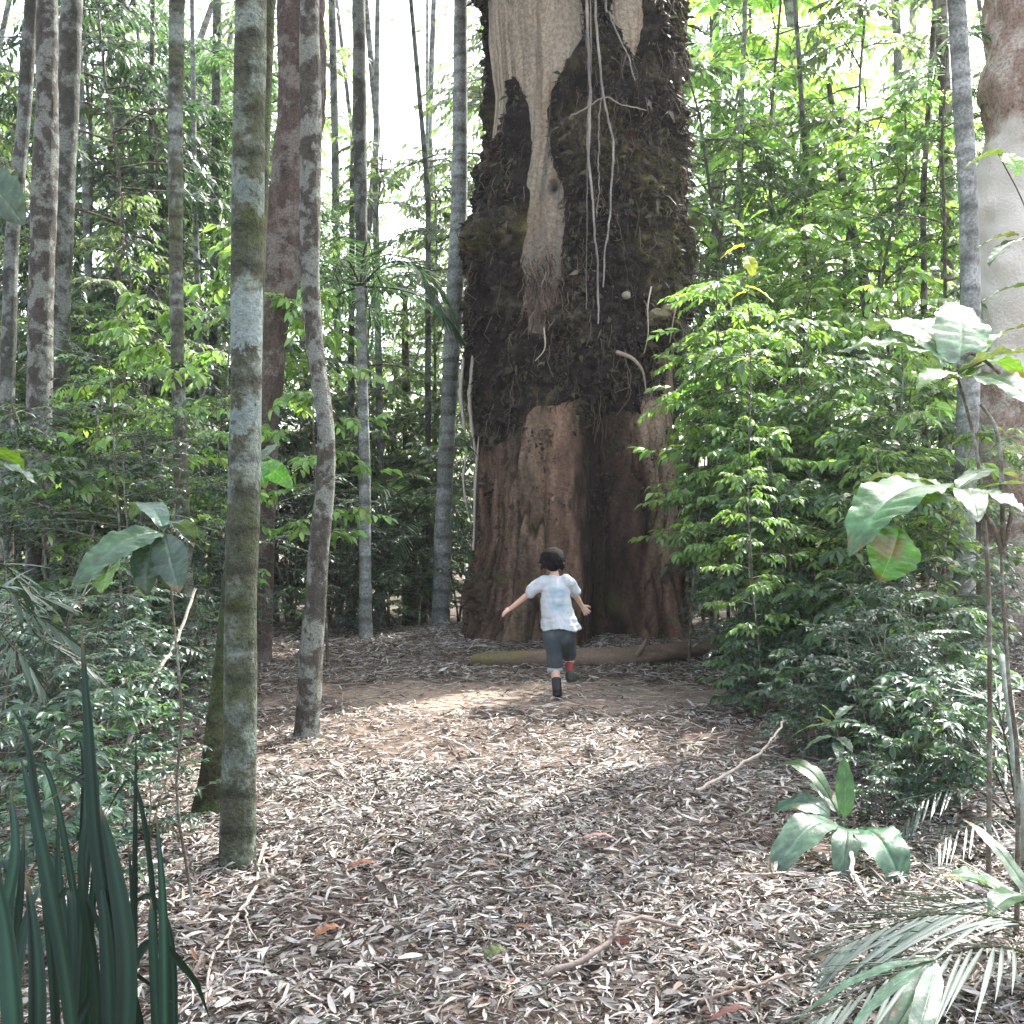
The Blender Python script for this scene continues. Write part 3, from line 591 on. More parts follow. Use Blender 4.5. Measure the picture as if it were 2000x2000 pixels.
def trunk_tree(px_pts, Y, wpx, mat, label, name='tree', topz=12., crown=None, amp=.06, seed=1, cat='tree', group=None, flare=.6, fl=.16, ctop=None, sides=26, extra=None):
    """px_pts: trunk centre line top to bottom in photograph pixels at distance Y; wpx widths the same way."""
    pts = [np.array(P(a, b, Y)) for a, b in px_pts][::-1]; rad = [w / 2 / F * Y for w in wpx][::-1]
    g = gz(pts[0][0], Y); pts[0] = np.array([pts[0][0], Y, g - .12])
    if topz > pts[-1][2] + .3:
        d = (pts[-1] - pts[-2]); d = d / d[2]; e = pts[-1] + np.array([d[0] * .5, .1, 1]) * (topz - pts[-1][2]); pts.append(e); rad.append(rad[-1] * .6)
    root = empty(name, (pts[0][0], Y, g), label, cat, group)
    mb = MB(); 
    # resample so that radii follow the points
    trunk_mesh(mb, pts, rad, sides, .05 if Y < 12 else .12, amp, seed, flare, fl)
    t = mb.build('trunk', mat, root)
    if crown is not None:
        cr, br = CROWNS[crown]; top = pts[-1]
        o = bpy.data.objects.new('crown', cr); COL.objects.link(o); o.parent = root; o.location = Vector(top) - root.location + Vector((0, 0, .9)); o.rotation_euler.z = seed * 1.3
        o2 = bpy.data.objects.new('branches', br); COL.objects.link(o2); o2.parent = o
    if extra: extra(root, pts)
    return root

TT = trunk_tree
TT([(490, 0), (485, 300), (482, 600), (478, 900), (470, 1200), (467, 1500), (462, 1690)], 4.1, [62, 62, 60, 60, 62, 64, 66], M['near'], 'nearest grey trunk with pale lichen bands, left of the path', 'slender_tree', 9, 0, .05, 3, flare=.42, fl=.1)
TT([(520, 0), (508, 300), (497, 600), (478, 900), (452, 1200), (425, 1450), (405, 1615)], 4.75, [36, 36, 38, 40, 46, 52, 58], M['mossy'], 'leaning green mossy trunk close behind the nearest grey trunk', 'slender_tree', 9, 2, .07, 5, flare=.7, fl=.12)
TT([(604, -10), (608, 200), (606, 400), (606, 560), (615, 680), (632, 780), (640, 880), (630, 1000), (618, 1150), (606, 1300), (594, 1440)], 6.4, [36, 42, 42, 36, 32, 32, 36, 40, 42, 44, 46], M['mottle'], 'crooked mottled grey trunk with a kink halfway up, beside the path', 'crooked_tree', 10, 2, .1, 8, flare=.5, fl=.12)
TT([(588, -10), (590, 200), (574, 350), (553, 500), (533, 650), (522, 800), (515, 1000), (508, 1290)], 9.3, [92, 94, 88, 76, 58, 50, 46, 46], M['red'], 'reddish flaking trunk leaning right behind the crooked trunk', 'leaning_tree', 11, 1, .08, 11, flare=.3)
TT([(345, 0), (343, 250), (343, 500), (347, 700), (353, 900), (362, 1150), (372, 1400)], 7.2, [30, 27, 26, 25, 28, 30, 32], M['grey'], 'slim straight grey trunk left of the nearest trunk', 'slender_tree', 10, 2, .05, 14, flare=.3)
TT([(92, 0), (92, 250), (82, 500), (76, 800), (72, 1100), (70, 1330)], 8.0, [38, 44, 50, 46, 44, 46], M['mottle'], 'thick pale speckled trunk near the left edge', 'tall_tree', 11, 1, .07, 17, flare=.3)
TT([(140, 0), (128, 250), (118, 500), (110, 800), (108, 1320)], 9.6, [40, 44, 46, 44, 46], M['dim'], 'dark trunk just right of the thick pale speckled one', 'tall_tree', 11, None, .08, 19, flare=.3)
TT([(62, 0), (45, 250), (22, 480), (14, 800), (8, 1300)], 8.8, [26, 26, 26, 28, 30], M['dim'], 'thin leaning trunk at the very left edge of the picture', 'slender_tree', 10, 2, .06, 21, flare=.3)
TT([(700, -20), (702, 200), (705, 400), (708, 700), (712, 1000), (716, 1290)], 12.3, [25, 26, 24, 20, 24, 26], M['dim'], 'dark straight trunk right behind the small palm', 'slender_tree', 11, None, .07, 23, flare=.2)
TT([(900, -10), (899, 200), (897, 400), (886, 620), (876, 800), (866, 1000), (860, 1240)], 11.8, [26, 28, 32, 34, 32, 32, 36], M['pale'], 'smooth pale trunk rising just left of the giant tree', 'pale_tree', 12, None, .04, 26, flare=.2)
TT([(1868, -10), (1880, 200), (1892, 400), (1896, 600), (1890, 800), (1884, 1000), (1884, 1350)], 8.1, [34, 36, 36, 38, 42, 40, 40], M['pale'], 'bright pale trunk on the right, in front of the pink trunk', 'pale_tree', 11, None, .035, 29, flare=.2)
TT([(2065, -10), (2062, 300), (2046, 500), (2030, 800), (2020, 1100), (2015, 1290)], 10.2, [270, 272, 280, 285, 275, 285], M['pink'], 'massive pinkish brown trunk with a whitish sun patch painted on, at the right edge', 'large_tree', 14, 1, .07, 31, flare=.12, sides=80)
TT([(1748, -10), (1754, 120), (1758, 300), (1762, 700), (1765, 1240)], 15, [16, 16, 17, 18, 20], M['dim'], 'thin bluish trunk far back between shrub and pale trunk', 'slender_tree', 11, None, .05, 33)
TT([(1540, -10), (1560, 150), (1578, 260), (1600, 500), (1640, 900), (1660, 1240)], 16, [22, 24, 24, 22, 22, 24], M['pale'], 'pale leaning trunk behind the bright green shrub', 'pale_tree', 11, None, .05, 35)
TT([(1650, 380), (1672, 480), (1690, 560), (1700, 700), (1706, 1250)], 13, [16, 18, 22, 22, 22], M['dim'], 'dark crooked sapling trunk behind the right shrubs', 'crooked_tree', 6.5, None, .08, 37)
TT([(1836, -10), (1846, 200), (1852, 500), (1846, 800), (1850, 1240)], 12.5, [24, 24, 26, 24, 26], M['mottle'], 'grey speckled trunk close behind the bright pale trunk', 'slender_tree', 11, None, .06, 39)
TT([(792, 700), (796, 820), (795, 950), (797, 1240)], 16.5, [16, 18, 20, 22], M['red'], 'short red brown trunk far back between palm and pale trunk', 'slender_tree', 4.6, None, .1, 41)
TT([(648, -10), (655, 300), (660, 700), (664, 1250)], 17, [14, 15, 15, 16], M['dim'], 'pencil thin trunk far back right of the crooked trunk', 'slender_tree', 11, None, .05, 43)
TT([(236, -10), (232, 400), (236, 800), (240, 1260)], 15, [20, 20, 20, 22], M['dim'], 'dim trunk far back midway between the left trunks', 'slender_tree', 11, None, .05, 45)
TT([(425, -10), (420, 400), (417, 800), (415, 1260)], 14, [17, 17, 18, 20], M['dim'], 'dark thin trunk far back just left of the nearest trunk', 'slender_tree', 11, None, .05, 47)
TT([(1395, -10), (1400, 400), (1392, 800), (1388, 1250)], 18, [20, 20, 20, 22], M['dim'], 'dim trunk far back just right of the giant tree', 'slender_tree', 11, None, .05, 49)


# ------------------------------------------------------------------ broad leaves, blades, fronds
def big_leaf(mb, p0, p1, width, arch=.12, up=(0, 0, 1), col=MIDG, rows=30, fold=.12, wav=.04, seed=0, droop=.0, prof=None, tw=0.):
    r = np.random.default_rng(seed); p0 = np.array(p0, float); p1 = np.array(p1, float); L = np.linalg.norm(p1 - p0)
    t = np.linspace(0, 1, rows)[:, None]; up = np.array(up, float)
    c = p0 + (p1 - p0) * t + up * arch * L * 4 * t * (1 - t) - np.array([0, 0, 1.]) * droop * L * t ** 3
    D = nrm(np.gradient(c, axis=0)); S = nrm(np.cross(D, up + tw * np.array([.7, -.5, 0]))); N = np.cross(S, D)
    w = (np.sin(np.pi * np.clip(t[:, 0], 0, 1) ** .8) ** .75 if prof is None else prof(t[:, 0])) * width * .5 + .001
    cols = np.array([-1, -.75, -.5, -.25, -.05, 0, .05, .25, .5, .75, 1.]); hh = fold * np.abs(cols) * (1.3 - .5 * np.abs(cols)); hh[5] = -.035
    w = w * (1 + .06 * np.sin(t[:, 0] * 31 + seed) * (np.sin(t[:, 0] * 7 + seed * 2) > 0))
    ph = r.random() * 6
    V = c[:, None] + S[:, None] * (cols[None, :, None] * w[:, None, None]) + N[:, None] * (hh[None, :, None] * w[:, None, None] + (wav * width * np.sin(t * 22 + ph) * np.abs(cols)[None] ** 2)[..., None] + (.02 * width * np.cos(t * 60 + np.abs(cols)[None] * 6) * (np.abs(cols) > .1))[..., None])
    k = len(cols); i = np.arange(rows - 1)[:, None] * k + np.arange(k - 1)[None]
    C = np.array(col, float) * (1 + .08 * r.normal(size=(rows, k, 1)))
    vein = np.clip(np.cos(2 * np.pi * (t * 9 - np.abs(cols)[None] * 2.0)) * 1.6 - .9, 0, 1)[..., None]; C = C * (1 + .55 * vein) + .012 * vein
    C = C * (.8 + .35 * sstep(-.3, .3, fbm(V * 14, 3, seed + 1)))[..., None]
    br = (sstep(.42, .52, fbm(V * 11 + seed, 3, 5) + .35 * sstep(.82, 1, t) + .12 * np.abs(cols)[None] ** 3))[..., None]; C = C * (1 - .8 * br) + np.array([.15, .10, .04]) * .8 * br
    C[:, 5] = C[:, 5] * 1.5 + .02
    mb.add(V, np.stack([i, i + 1, i + k + 1, i + k], -1).reshape(-1, 4), np.clip(C, 0, 1).reshape(-1, 3))
def blade(mb, pts, width, col, seed=0, keel=.3):
    c = smooth_line(pts, 22); t = np.linspace(0, 1, 22); D = nrm(np.gradient(c, axis=0)); S = nrm(np.cross(D, [0, -1., .25])); N = np.cross(S, D)
    w = width * .5 * np.clip(1 - t ** 3.5, .02, 1) * (.75 + .25 * np.sin(np.pi * t)); cols = np.array([-1, -.5, 0, .5, 1.])
    r = np.random.default_rng(seed)
    V = c[:, None] + S[:, None] * (cols[None, :, None] * w[:, None, None]) + N[:, None] * (keel * np.abs(cols)[None, :, None] * w[:, None, None])
    i = np.arange(21)[:, None] * 5 + np.arange(4)[None]; C = np.array(col) * (1 + .3 * r.normal(size=(1, 5, 1))) * (1 + .25 * fbm(V * [25, 25, 6], 3, seed + 2)[..., None]); C[:, 2] = C[:, 2] * 1.8
    tb = (sstep(.86, .98, t[:, None] + .08 * fbm(V * 30, 2, seed)) * (seed % 3 != 0))[..., None]; C = np.clip(C * (1 - tb) + np.array([.10, .075, .04]) * tb, .002, 1)
    mb.add(V, np.stack([i, i + 1, i + 6, i + 5], -1).reshape(-1, 4), C.reshape(-1, 3))
def frond(lf, st, pts, nleaf, ll, lw, col, seed=0, ang=.9, droop=.35, k=26, start=.15, tm=T_FRD, sr=.006, up=(0, 0, 1)):
    r = np.random.default_rng(seed); c = smooth_line(pts, k); D = nrm(np.gradient(c, axis=0)); S = nrm(np.cross(D, up))
    tubes(st, c, np.linspace(sr, sr * .25, k), 5, (1, 1, 1))
    for sd in (-1, 1):
        t = np.linspace(start, 1, nleaf) + r.normal(0, .004, nleaf); q = np.clip(t * (k - 1), 0, k - 1.001); i = q.astype(int); f = (q - i)[:, None]
        p = c[i] * (1 - f) + c[i + 1] * f; d = D[i]; s = S[i] * sd; a = (ang * (1.15 - .75 * t))[:, None]
        dd = d * np.cos(a) + s * np.sin(a) + np.array([0, 0, -1.]) * (droop * .2) + r.normal(0, .05, (nleaf, 3))
        LL = ll * np.sin(np.pi * np.clip(.18 + .78 * t, 0, 1)) ** .6 * r.uniform(.9, 1.1, nleaf)
        leaves(lf, p, dd, np.array(up) + s * .35 + r.normal(0, .08, (nleaf, 3)), LL, lw * r.uniform(.8, 1.1, nleaf), np.array(col) * r.uniform(.75, 1.3, (nleaf, 1)), tm)

# palm behind the crooked trunk
def palm(px, py, Y, n, length, label, base_px, width=24, seed=1, mat='pale'):
    g = gz(X(base_px, Y), Y); root = empty('palm_tree', (X(base_px, Y), Y, g), label, 'palm')
    top = np.array(P(px, py, Y)); mb = MB(); b = np.array([X(base_px, Y), Y, g - .1])
    if top[2] > .6: trunk_mesh(mb, [b, (b + top) / 2 + [.02, 0, 0], top], [width / F * Y * .55, width / F * Y * .5, width / F * Y * .4], 18, .06, .03, seed, .4); mb.build('trunk', M[mat], root)
    r = np.random.default_rng(seed)
    for i in range(n):
        a = i * 2.4 + r.normal() * .2; e = r.uniform(.35, 1.0) if i > n // 3 else r.uniform(-.1, .4); L = length * r.uniform(.8, 1.1); d = np.array([math.cos(a), math.sin(a), 0])
        pts = [top, top + d * L * .35 + [0, 0, L * .33 * e], top + d * L * .72 + [0, 0, L * (.38 * e - .12)], top + d * L + [0, 0, L * (.2 * e - .45)]]
        lf, st = MB(), MB(); frond(lf, st, pts, 26, L * .34, .022, MIDG if i % 3 else BLUE, seed * 50 + i, sr=.012)
        fr = lf.build('frond', M['leaf'], root); st.build('frond_stalk', M['mossy'], fr)
    return root
palm(703, 560, 10.6, 13, 1.05, 'small palm with drooping fronds on a pale stem, left of the giant tree', 714, 22, 3)
palm(800, 1010, 12.6, 9, 1.3, 'low dark palm growing at the back, left of the giant tree foot', 800, 26, 5, 'mossy')
palm(470, 760, 15.5, 10, 1.5, 'palm far back showing between the nearest trunk and the red trunk', 470, 20, 7, 'dim')

# strap leaved clump, bottom left
def strap_clump():
    Y = 1.9; root = empty('strap_leaf_plant', (X(150, 2.2), 2.2, gz(X(150, 2.2), 2.2)), 'clump of tall dark green strap leaves in the bottom left corner', 'plant')
    dk = (.007, .020, .013)
    specs = [  # (pixel path from base upward, distance path, width)
        ([(165, 2250), (135, 1950), (95, 1720), (62, 1560), (40, 1478)], 1.9, .030),
        ([(40, 2300), (28, 2000), (5, 1780), (-40, 1600)], 1.75, .040),
        ([(250, 2250), (235, 1950), (190, 1650), (172, 1400), (158, 1222)], 2.0, .033),
        ([(275, 2250), (235, 1850), (205, 1640), (172, 1540), (110, 1500)], 2.1, .022),
        ([(325, 2300), (322, 1950), (318, 1750), (305, 1580)], 2.0, .022),
        ([(230, 2250), (250, 1900), (225, 1700), (195, 1570)], 1.9, .040),
        ([(120, 2250), (105, 1900), (80, 1650), (55, 1450), (20, 1380)], 2.05, .022),
        ([(160, 2300), (190, 1980), (160, 1700), (175, 1560)], 2.15, .025),
        ([(300, 2250), (270, 1980), (200, 1820), (150, 1700)], 2.1, .018),
        ([(200, 2100), (280, 1850), (370, 1900), (410, 1990)], 2.2, .020),
        ([(90, 2150), (160, 1980), (230, 1890), (340, 1960)], 2.15, .018),
        ([(-60, 2200), (-20, 1900), (30, 1680), (20, 1540)], 2.0, .03),
        ([(180, 2250), (150, 1950), (120, 1760), (112, 1600)], 2.3, .03),
        ([(60, 2250), (75, 2000), (70, 1840), (50, 1700)], 1.8, .034),
        ([(280, 2250), (262, 1960), (262, 1800), (250, 1640)], 2.3, .02),
        ([(215, 2250), (215, 2000), (205, 1800), (190, 1690)], 1.95, .03),
    ]
    rb = np.random.default_rng(4)
    for _ in range(16):
        bx = rb.uniform(-60, 340); tx_ = bx + rb.uniform(-110, 60); ty_ = rb.uniform(1420, 1760); bend = rb.uniform(-40, 60)
        specs.append(([(bx, 2250), (bx - 4 + bend * .2, 2000), (bx * .6 + tx_ * .4 + bend * .3, 1900 * .5 + ty_ * .5), (tx_, ty_)] + ([(tx_ - rb.uniform(40, 90), ty_ + rb.uniform(20, 90))] if rb.random() < .4 else []), rb.uniform(1.9, 2.5), rb.uniform(.012, .026)))
    for i, (pp, Yq, w) in enumerate(specs):
        pts = [P(a, b, Yq + .06 * j) for j, (a, b) in enumerate(pp)]
        mb = MB(); blade(mb, pts, w * 1.0, np.array(dk) * (1 + .5 * ((i * 37 % 10) / 10)), i); mb.build('leaf', M['strap'], root)
strap_clump()

def broad_plant(name, label, basept, stems, lvs, col, cat='plant', stem_r=.006, mat='leaf_big', smat='wood', group=None):
    root = empty(name, (basept[0], basept[1], gz(basept[0], basept[1])), label, cat, group)
    if stems:
        sb = MB()
        for s_ in stems: q = smooth_line(s_, 14); tubes(sb, q, np.linspace(stem_r, stem_r * .5, 14), 7)
        sb.build('stem', M[smat], root)
    for i, lv in enumerate(lvs):
        mb = MB(); kw = dict(lv[3]) if len(lv) > 3 else {}; c = kw.pop('col', col); big_leaf(mb, lv[0], lv[1], lv[2], col=c, seed=i, **kw); mb.build('leaf', M[mat], root)
    return root
# drooping large leaf sapling, left
Yd = 3.6; q = lambda a, b, d=0: P(a, b, Yd + d)
broad_plant('broad_leaf_sapling', 'sapling with large drooping leaves, one shining bluish, left of the nearest trunk', (X(352, Yd), Yd), [[(X(362, Yd), Yd + .1, 0), q(345, 1560, .05), q(355, 1400), q(338, 1200), q(330, 1100), q(318, 1035)]],
    [(q(318, 1040), q(140, 1148, -.25), .13, dict(arch=.12, tw=.5, col=(.05, .10, .055))), (q(300, 1040), q(285, 1165, -.1), .11, dict(arch=.1, up=(0, -1, .3), col=DARK)), (q(322, 1045), q(350, 1158, -.15), .11, dict(arch=.1, up=(.2, -1, .3), col=DARK)),
     (q(315, 1030), q(380, 1055, .25), .10, dict(arch=.15, col=BLUE)), (q(230, 1075, -.1), q(200, 1160, -.25), .10, dict(arch=.08, up=(-.3, -1, .2), col=(.09, .18, .03))), (q(320, 1035), q(255, 1015, .3), .10, dict(arch=.2, col=BLUE)),
     (q(325, 1050), q(325, 1150, .1), .09, dict(arch=.1, up=(0, -1, .2), col=DARK))], DARK)
Yd = 4.3
broad_plant('broad_leaf_sapling', 'two bright green leaves sticking out right of the nearest grey trunk', (X(500, Yd), Yd), [[(X(478, Yd), Yd + .15, 0), q(476, 1300, .15), q(486, 1000, .15), q(500, 925, .1), q(512, 905, .05)]],
    [(q(512, 905), q(573, 955, -.1), .085, dict(arch=.12, up=(0, -1, .5), col=(.08, .24, .02))), (q(508, 900), q(518, 955, -.1), .07, dict(arch=.1, up=(0, -1, .5), col=(.06, .2, .02))), (q(510, 900), q(548, 870, .1), .06, dict(arch=.15, col=MIDG))], MIDG)
Yd = 3.0
broad_plant('broad_leaf_sapling', 'large leaves poking in at the left edge, one dark and one pale', (X(-60, Yd), Yd), [[(X(-60, Yd), Yd, 0), q(-60, 1000), q(-50, 600), q(-40, 350)]],
    [(q(-40, 340), q(48, 440), .13, dict(arch=.1, up=(0, -1, .6), col=DARK)), (q(-40, 905), q(72, 945), .10, dict(arch=.12, col=BLUE)), (q(-50, 880), q(45, 915, .2), .10, dict(arch=.1, col=(.09, .2, .03))), (q(-60, 370), q(30, 350, .2), .12, dict(arch=.12, col=DARK))], DARK)
Yd = 7.4
broad_plant('yellow_leaved_sapling', 'thin sapling with a few yellow and lime leaves, right of the giant tree', (X(1462, Yd), Yd), [[(X(1470, Yd), Yd, 0), q(1462, 1000), q(1466, 700), q(1452, 420)]],
    [(q(1455, 480), q(1408, 505), .11, dict(arch=.12, col=(.50, .46, .05))), (q(1458, 500), q(1470, 540, -.1), .10, dict(arch=.1, up=(0, -1, .5), col=(.40, .46, .05))), (q(1455, 440), q(1500, 410), .10, dict(arch=.12, col=LIME)), (q(1452, 425), q(1470, 385), .09, dict(arch=.1, col=(.34, .46, .05))), (q(1456, 560), q(1510, 590, -.1), .10, dict(arch=.12, col=(.45, .42, .06))), (q(1458, 570), q(1415, 600), .10, dict(arch=.12, col=(.36, .42, .05))), (q(1460, 640), q(1500, 655), .1, dict(arch=.12, col=LIME)), (q(1460, 700), q(1420, 720), .1, dict(arch=.12, col=LIME)), (q(1455, 450), q(1425, 430), .08, dict(arch=.12, col=LIME))], LIME, mat='leaf_matte')
# right hand broad leaves
Yd = 3.4
broad_plant('broad_leaf_sapling', 'slender dark stemmed sapling with large pale green leaves, right edge', (X(1975, Yd), Yd), [[(X(1985, Yd), Yd, 0), q(1988, 1500), q(1972, 1350), q(1958, 1150), q(1956, 1060)], [q(1957, 1080), q(1935, 1020), q(1880, 965)], [q(1957, 1080), q(1975, 1000), q(1960, 960)], [q(1960, 1070), q(1950, 860), q(1915, 790)]],
    [(q(1850, 960), q(1682, 940, .15), .16, dict(arch=.12, col=PALE)), (q(1845, 960), q(1660, 1085, -.3), .22, dict(arch=.16, up=(-.3, -.45, 1), col=(.07, .17, .075))), (q(1755, 1035, -.2), q(1718, 1135, -.25), .16, dict(arch=.1, up=(0, -1, .2), col=(.08, .26, .02))),
     (q(1880, 960), q(1998, 1000, -.2), .12, dict(arch=.1, col=PALE)), (q(1870, 955), q(1990, 935, .2), .10, dict(arch=.12, col=PALE)), (q(1835, 955), q(1750, 985, -.1), .09, dict(arch=.08, up=(0, -1, .6), col=LIME)), (q(1868, 958), q(1910, 1020, -.3), .10, dict(arch=.1, up=(0, -.6, 1), col=PALE)),
     (q(1900, 960), q(2040, 955), .1, dict(arch=.1, col=LIME)), (q(1800, 1098), q(1878, 1108, -.1), .06, dict(arch=.15, col=PALE))], PALE, stem_r=.009)
Yd = 3.9
broad_plant('broad_leaf_sapling', 'tall sapling with very large pale leaves catching the light, upper right', (X(1925, Yd), Yd), [[(X(1930, Yd), Yd, 0), q(1932, 1200), q(1910, 900), q(1868, 730)], [q(1868, 730), q(1900, 690), q(1985, 760)]],
    [(q(1850, 715), q(1635, 690, .1), .26, dict(arch=.14, up=(0, -.25, 1), col=(.11, .20, .115))), (q(1862, 712), q(1700, 645, .5), .24, dict(arch=.15, up=(0, -.2, 1), col=(.10, .18, .10))), (q(1870, 725), q(1865, 590, .3), .22, dict(arch=.1, up=(0, -1, .3), col=PALE)), (q(1872, 730), q(2010, 690, -.1), .2, dict(arch=.12, col=PALE)),
     (q(1878, 740), q(2030, 800, -.3), .2, dict(arch=.12, up=(0, -.3, 1), col=PALE)), (q(1885, 735), q(2000, 740, .3), .12, dict(arch=.14, col=(.1, .24, .04))), (q(1860, 735), q(1790, 760, -.2), .09, dict(arch=.12, up=(0, -.6, 1), col=LIME)), (q(1880, 725), q(1960, 655, .2), .10, dict(arch=.12, col=LIME))], PALE, stem_r=.01)
Yd = 5.2
broad_plant('broad_leaf_sapling', 'few green leaves hanging in front of the sunlit patch of the pink trunk', (X(2040, Yd), Yd), [[(X(2040, Yd), Yd, 0), q(2040, 900), q(2030, 500), q(1950, 300)]],
    [(q(1960, 300), q(1882, 330), .12, dict(arch=.12, col=LIME)), (q(1960, 300), q(1990, 345, -.1), .10, dict(arch=.1, up=(0, -1, .5), col=LIME)), (q(1990, 460), q(1905, 490), .11, dict(arch=.12, col=OLIVE)), (q(2010, 470), q(1930, 520, -.2), .11, dict(arch=.12, col=MIDG)), (q(2020, 560), q(1920, 590), .11, dict(arch=.12, col=MIDG)), (q(2020, 640), q(1940, 660), .11, dict(arch=.1, col=MIDG))], LIME)
# ground plants, lower right
PAD = lambda t: np.where(t < .22, .07, np.sin(np.pi * np.clip((t - .2) / .8, 0, 1) ** .85) ** .7 + .07) * np.clip((1 - t) * 12, 0, 1)
def rosette(px, py, Y, specs, label, stalk=None, **kw):
    b = np.array([X(px, Y), Y, gz(X(px, Y), Y) + .02]); L = []
    for (tx_, ty_, dY, w, ar, c) in specs: L.append((b + [0, 0, .05], np.array(P(tx_, ty_, Y + dY)), w, dict(arch=ar, col=c, up=(0, -.35, 1), prof=PAD, rows=24, wav=.05)))
    return broad_plant('ground_plant', label, (b[0], b[1]), stalk, L, MIDG, **kw)
Yd = 4.35; b0 = (X(1652, Yd), Yd, gz(X(1652, Yd), Yd))
rosette(1652, 1640, 4.35, [(1765, 1745, -.35, .17, .3, (.045, .11, .06)), (1498, 1732, -.3, .14, .3, (.075, .13, .09)), (1640, 1742, -.35, .10, .3, (.055, .10, .065)), (1500, 1590, .15, .12, .3, (.055, .12, .08)), (1648, 1478, .1, .07, .02, (.035, .11, .02)), (1505, 1500, .4, .08, .28, (.04, .10, .03)), (1572, 1530, .3, .06, .2, MIDG)],
        'broad leaved plant with arching paddle leaves on the litter, lower right')
Yd = 5.0
broad_plant('leafy_seedling', 'leafy seedling with light green leaves above the paddle leaved plant', (X(1640, Yd), Yd), [[(X(1645, Yd), Yd, 0), q(1642, 1560), q(1640, 1470), q(1630, 1410)]],
    [(q(1632, 1440), q(1570, 1465), .055, dict(arch=.14)), (q(1634, 1440), q(1665, 1470, -.1), .06, dict(arch=.14)), (q(1632, 1420), q(1545, 1440, .1), .05, dict(arch=.14, col=LIME)), (q(1632, 1410), q(1700, 1425), .055, dict(arch=.14)), (q(1632, 1405), q(1600, 1375), .05, dict(arch=.12, col=LIME)), (q(1634, 1405), q(1668, 1380, .1), .05, dict(arch=.12)), (q(1634, 1450), q(1640, 1490, -.15), .05, dict(arch=.12)), (q(1630, 1430), q(1590, 1400, -.1), .05, dict(arch=.12))], PALE)
Yd = 3.1
broad_plant('ground_plant', 'large broad leaf arching in from the right edge low down', (X(2060, Yd), Yd), None,
    [((X(2070, Yd), Yd, .12), q(1840, 1712), .17, dict(arch=.16, col=(.08, .18, .08))), ((X(2080, Yd), Yd, .1), q(1930, 1790, -.3), .14, dict(arch=.2, col=(.07, .16, .07))), ((X(2070, Yd), Yd, .1), q(1880, 1600, .4), .05, dict(arch=.12, col=MIDG))], MIDG)
def frond_plant(name, label, base, paths, nleaf, ll, lw, col, cat='fern', Yq=3., seed=0, ang=.9, start=.15, mat='leaf_big', sr=.005):
    root = empty(name, base, label, cat)
    for i, (pp, dd) in enumerate(paths):
        pts = [base if a is None else P(a[0], a[1], Yq + d) for a, d in zip(pp, dd)]
        lf, st = MB(), MB(); frond(lf, st, pts, nleaf, ll, lw, col, seed + i, ang=ang, start=start, sr=sr)
        f_ = lf.build('frond', M[mat], root); st.build('frond_stalk', M['mossy'], f_)
GR = (.135, .18, .145)
b = (X(2120, 2.75), 2.75, gz(X(2120, 2.75), 2.75))
frond_plant('low_palm', 'greyish green palm fronds fanning over the litter, bottom right corner', b,
    [([(2120, 1900), (1980, 1800), (1800, 1790), (1640, 1850)], (0, 0, 0, -.05)), ([(2120, 1920), (1960, 1850), (1780, 1890), (1600, 1990)], (0, -.1, -.2, -.3)), ([(2120, 1850), (2000, 1760), (1880, 1770), (1760, 1820)], (.2, .25, .3, .3))],
    20, .38, .0125, GR, 'palm', 2.75, 90, .8, .3, mat='frond')
b = (X(1850, 2.35), 2.35, gz(X(1850, 2.35), 2.35)); Yd = 2.35
broad_plant('strap_leaf_plant', 'pale green strap leaves pointing down at the bottom edge, right', (b[0], b[1]), None,
    [(q(1830, 1880), q(1710, 2080, -.2), .05, dict(arch=.05, col=(.08, .14, .09), up=(0, -.8, 1))), (q(1830, 1880), q(1770, 2090, -.25), .05, dict(arch=.05, col=(.085, .15, .095), up=(0, -.8, 1))), (q(1825, 1875), q(1660, 2010, -.1), .035, dict(arch=.06, col=(.1, .17, .12))), (q(1830, 1875), q(1560, 1990, 0), .03, dict(arch=.1, col=(.09, .16, .11)))], GR)
b = (X(1990, 4.6), 4.6, gz(X(1990, 4.6), 4.6))
frond_plant('low_palm', 'dark green feathery fronds spreading low on the right, behind the broad leaf', b,
    [([None, (1900, 1540), (1810, 1560), (1750, 1630)], (0, 0, -.1, -.2)), ([None, (1920, 1480), (1820, 1500), (1730, 1580)], (0, .1, .2, .2)), ([None, (1960, 1430), (1850, 1420), (1760, 1450)], (0, .2, .4, .5)), ([None, (1940, 1600), (1840, 1640), (1790, 1720)], (0, -.2, -.35, -.5)), ([None, (1950, 1390), (1900, 1370), (1840, 1400)], (0, 0, .2, .4))],
    20, .24, .011, DARK, 'palm', 4.6, 120, .9, mat='frond')
b = (X(-60, 3.2), 3.2, gz(X(-60, 3.2), 3.2))
frond_plant('fern', 'fern fronds arching in low at the left edge', b,
    [([None, (-20, 1200), (60, 1200), (150, 1260)], (0, 0, 0, 0)), ([None, (-20, 1150), (60, 1160), (130, 1185)], (0, .2, .3, .4)), ([None, (-30, 1280), (30, 1270), (80, 1340)], (0, -.1, -.2, -.2)), ([None, (0, 1240), (90, 1255), (190, 1320)], (0, .1, .4, .5))],
    24, .15, .011, (.035, .065, .04), 'fern', 3.2, 150, 1.1, mat='frond')

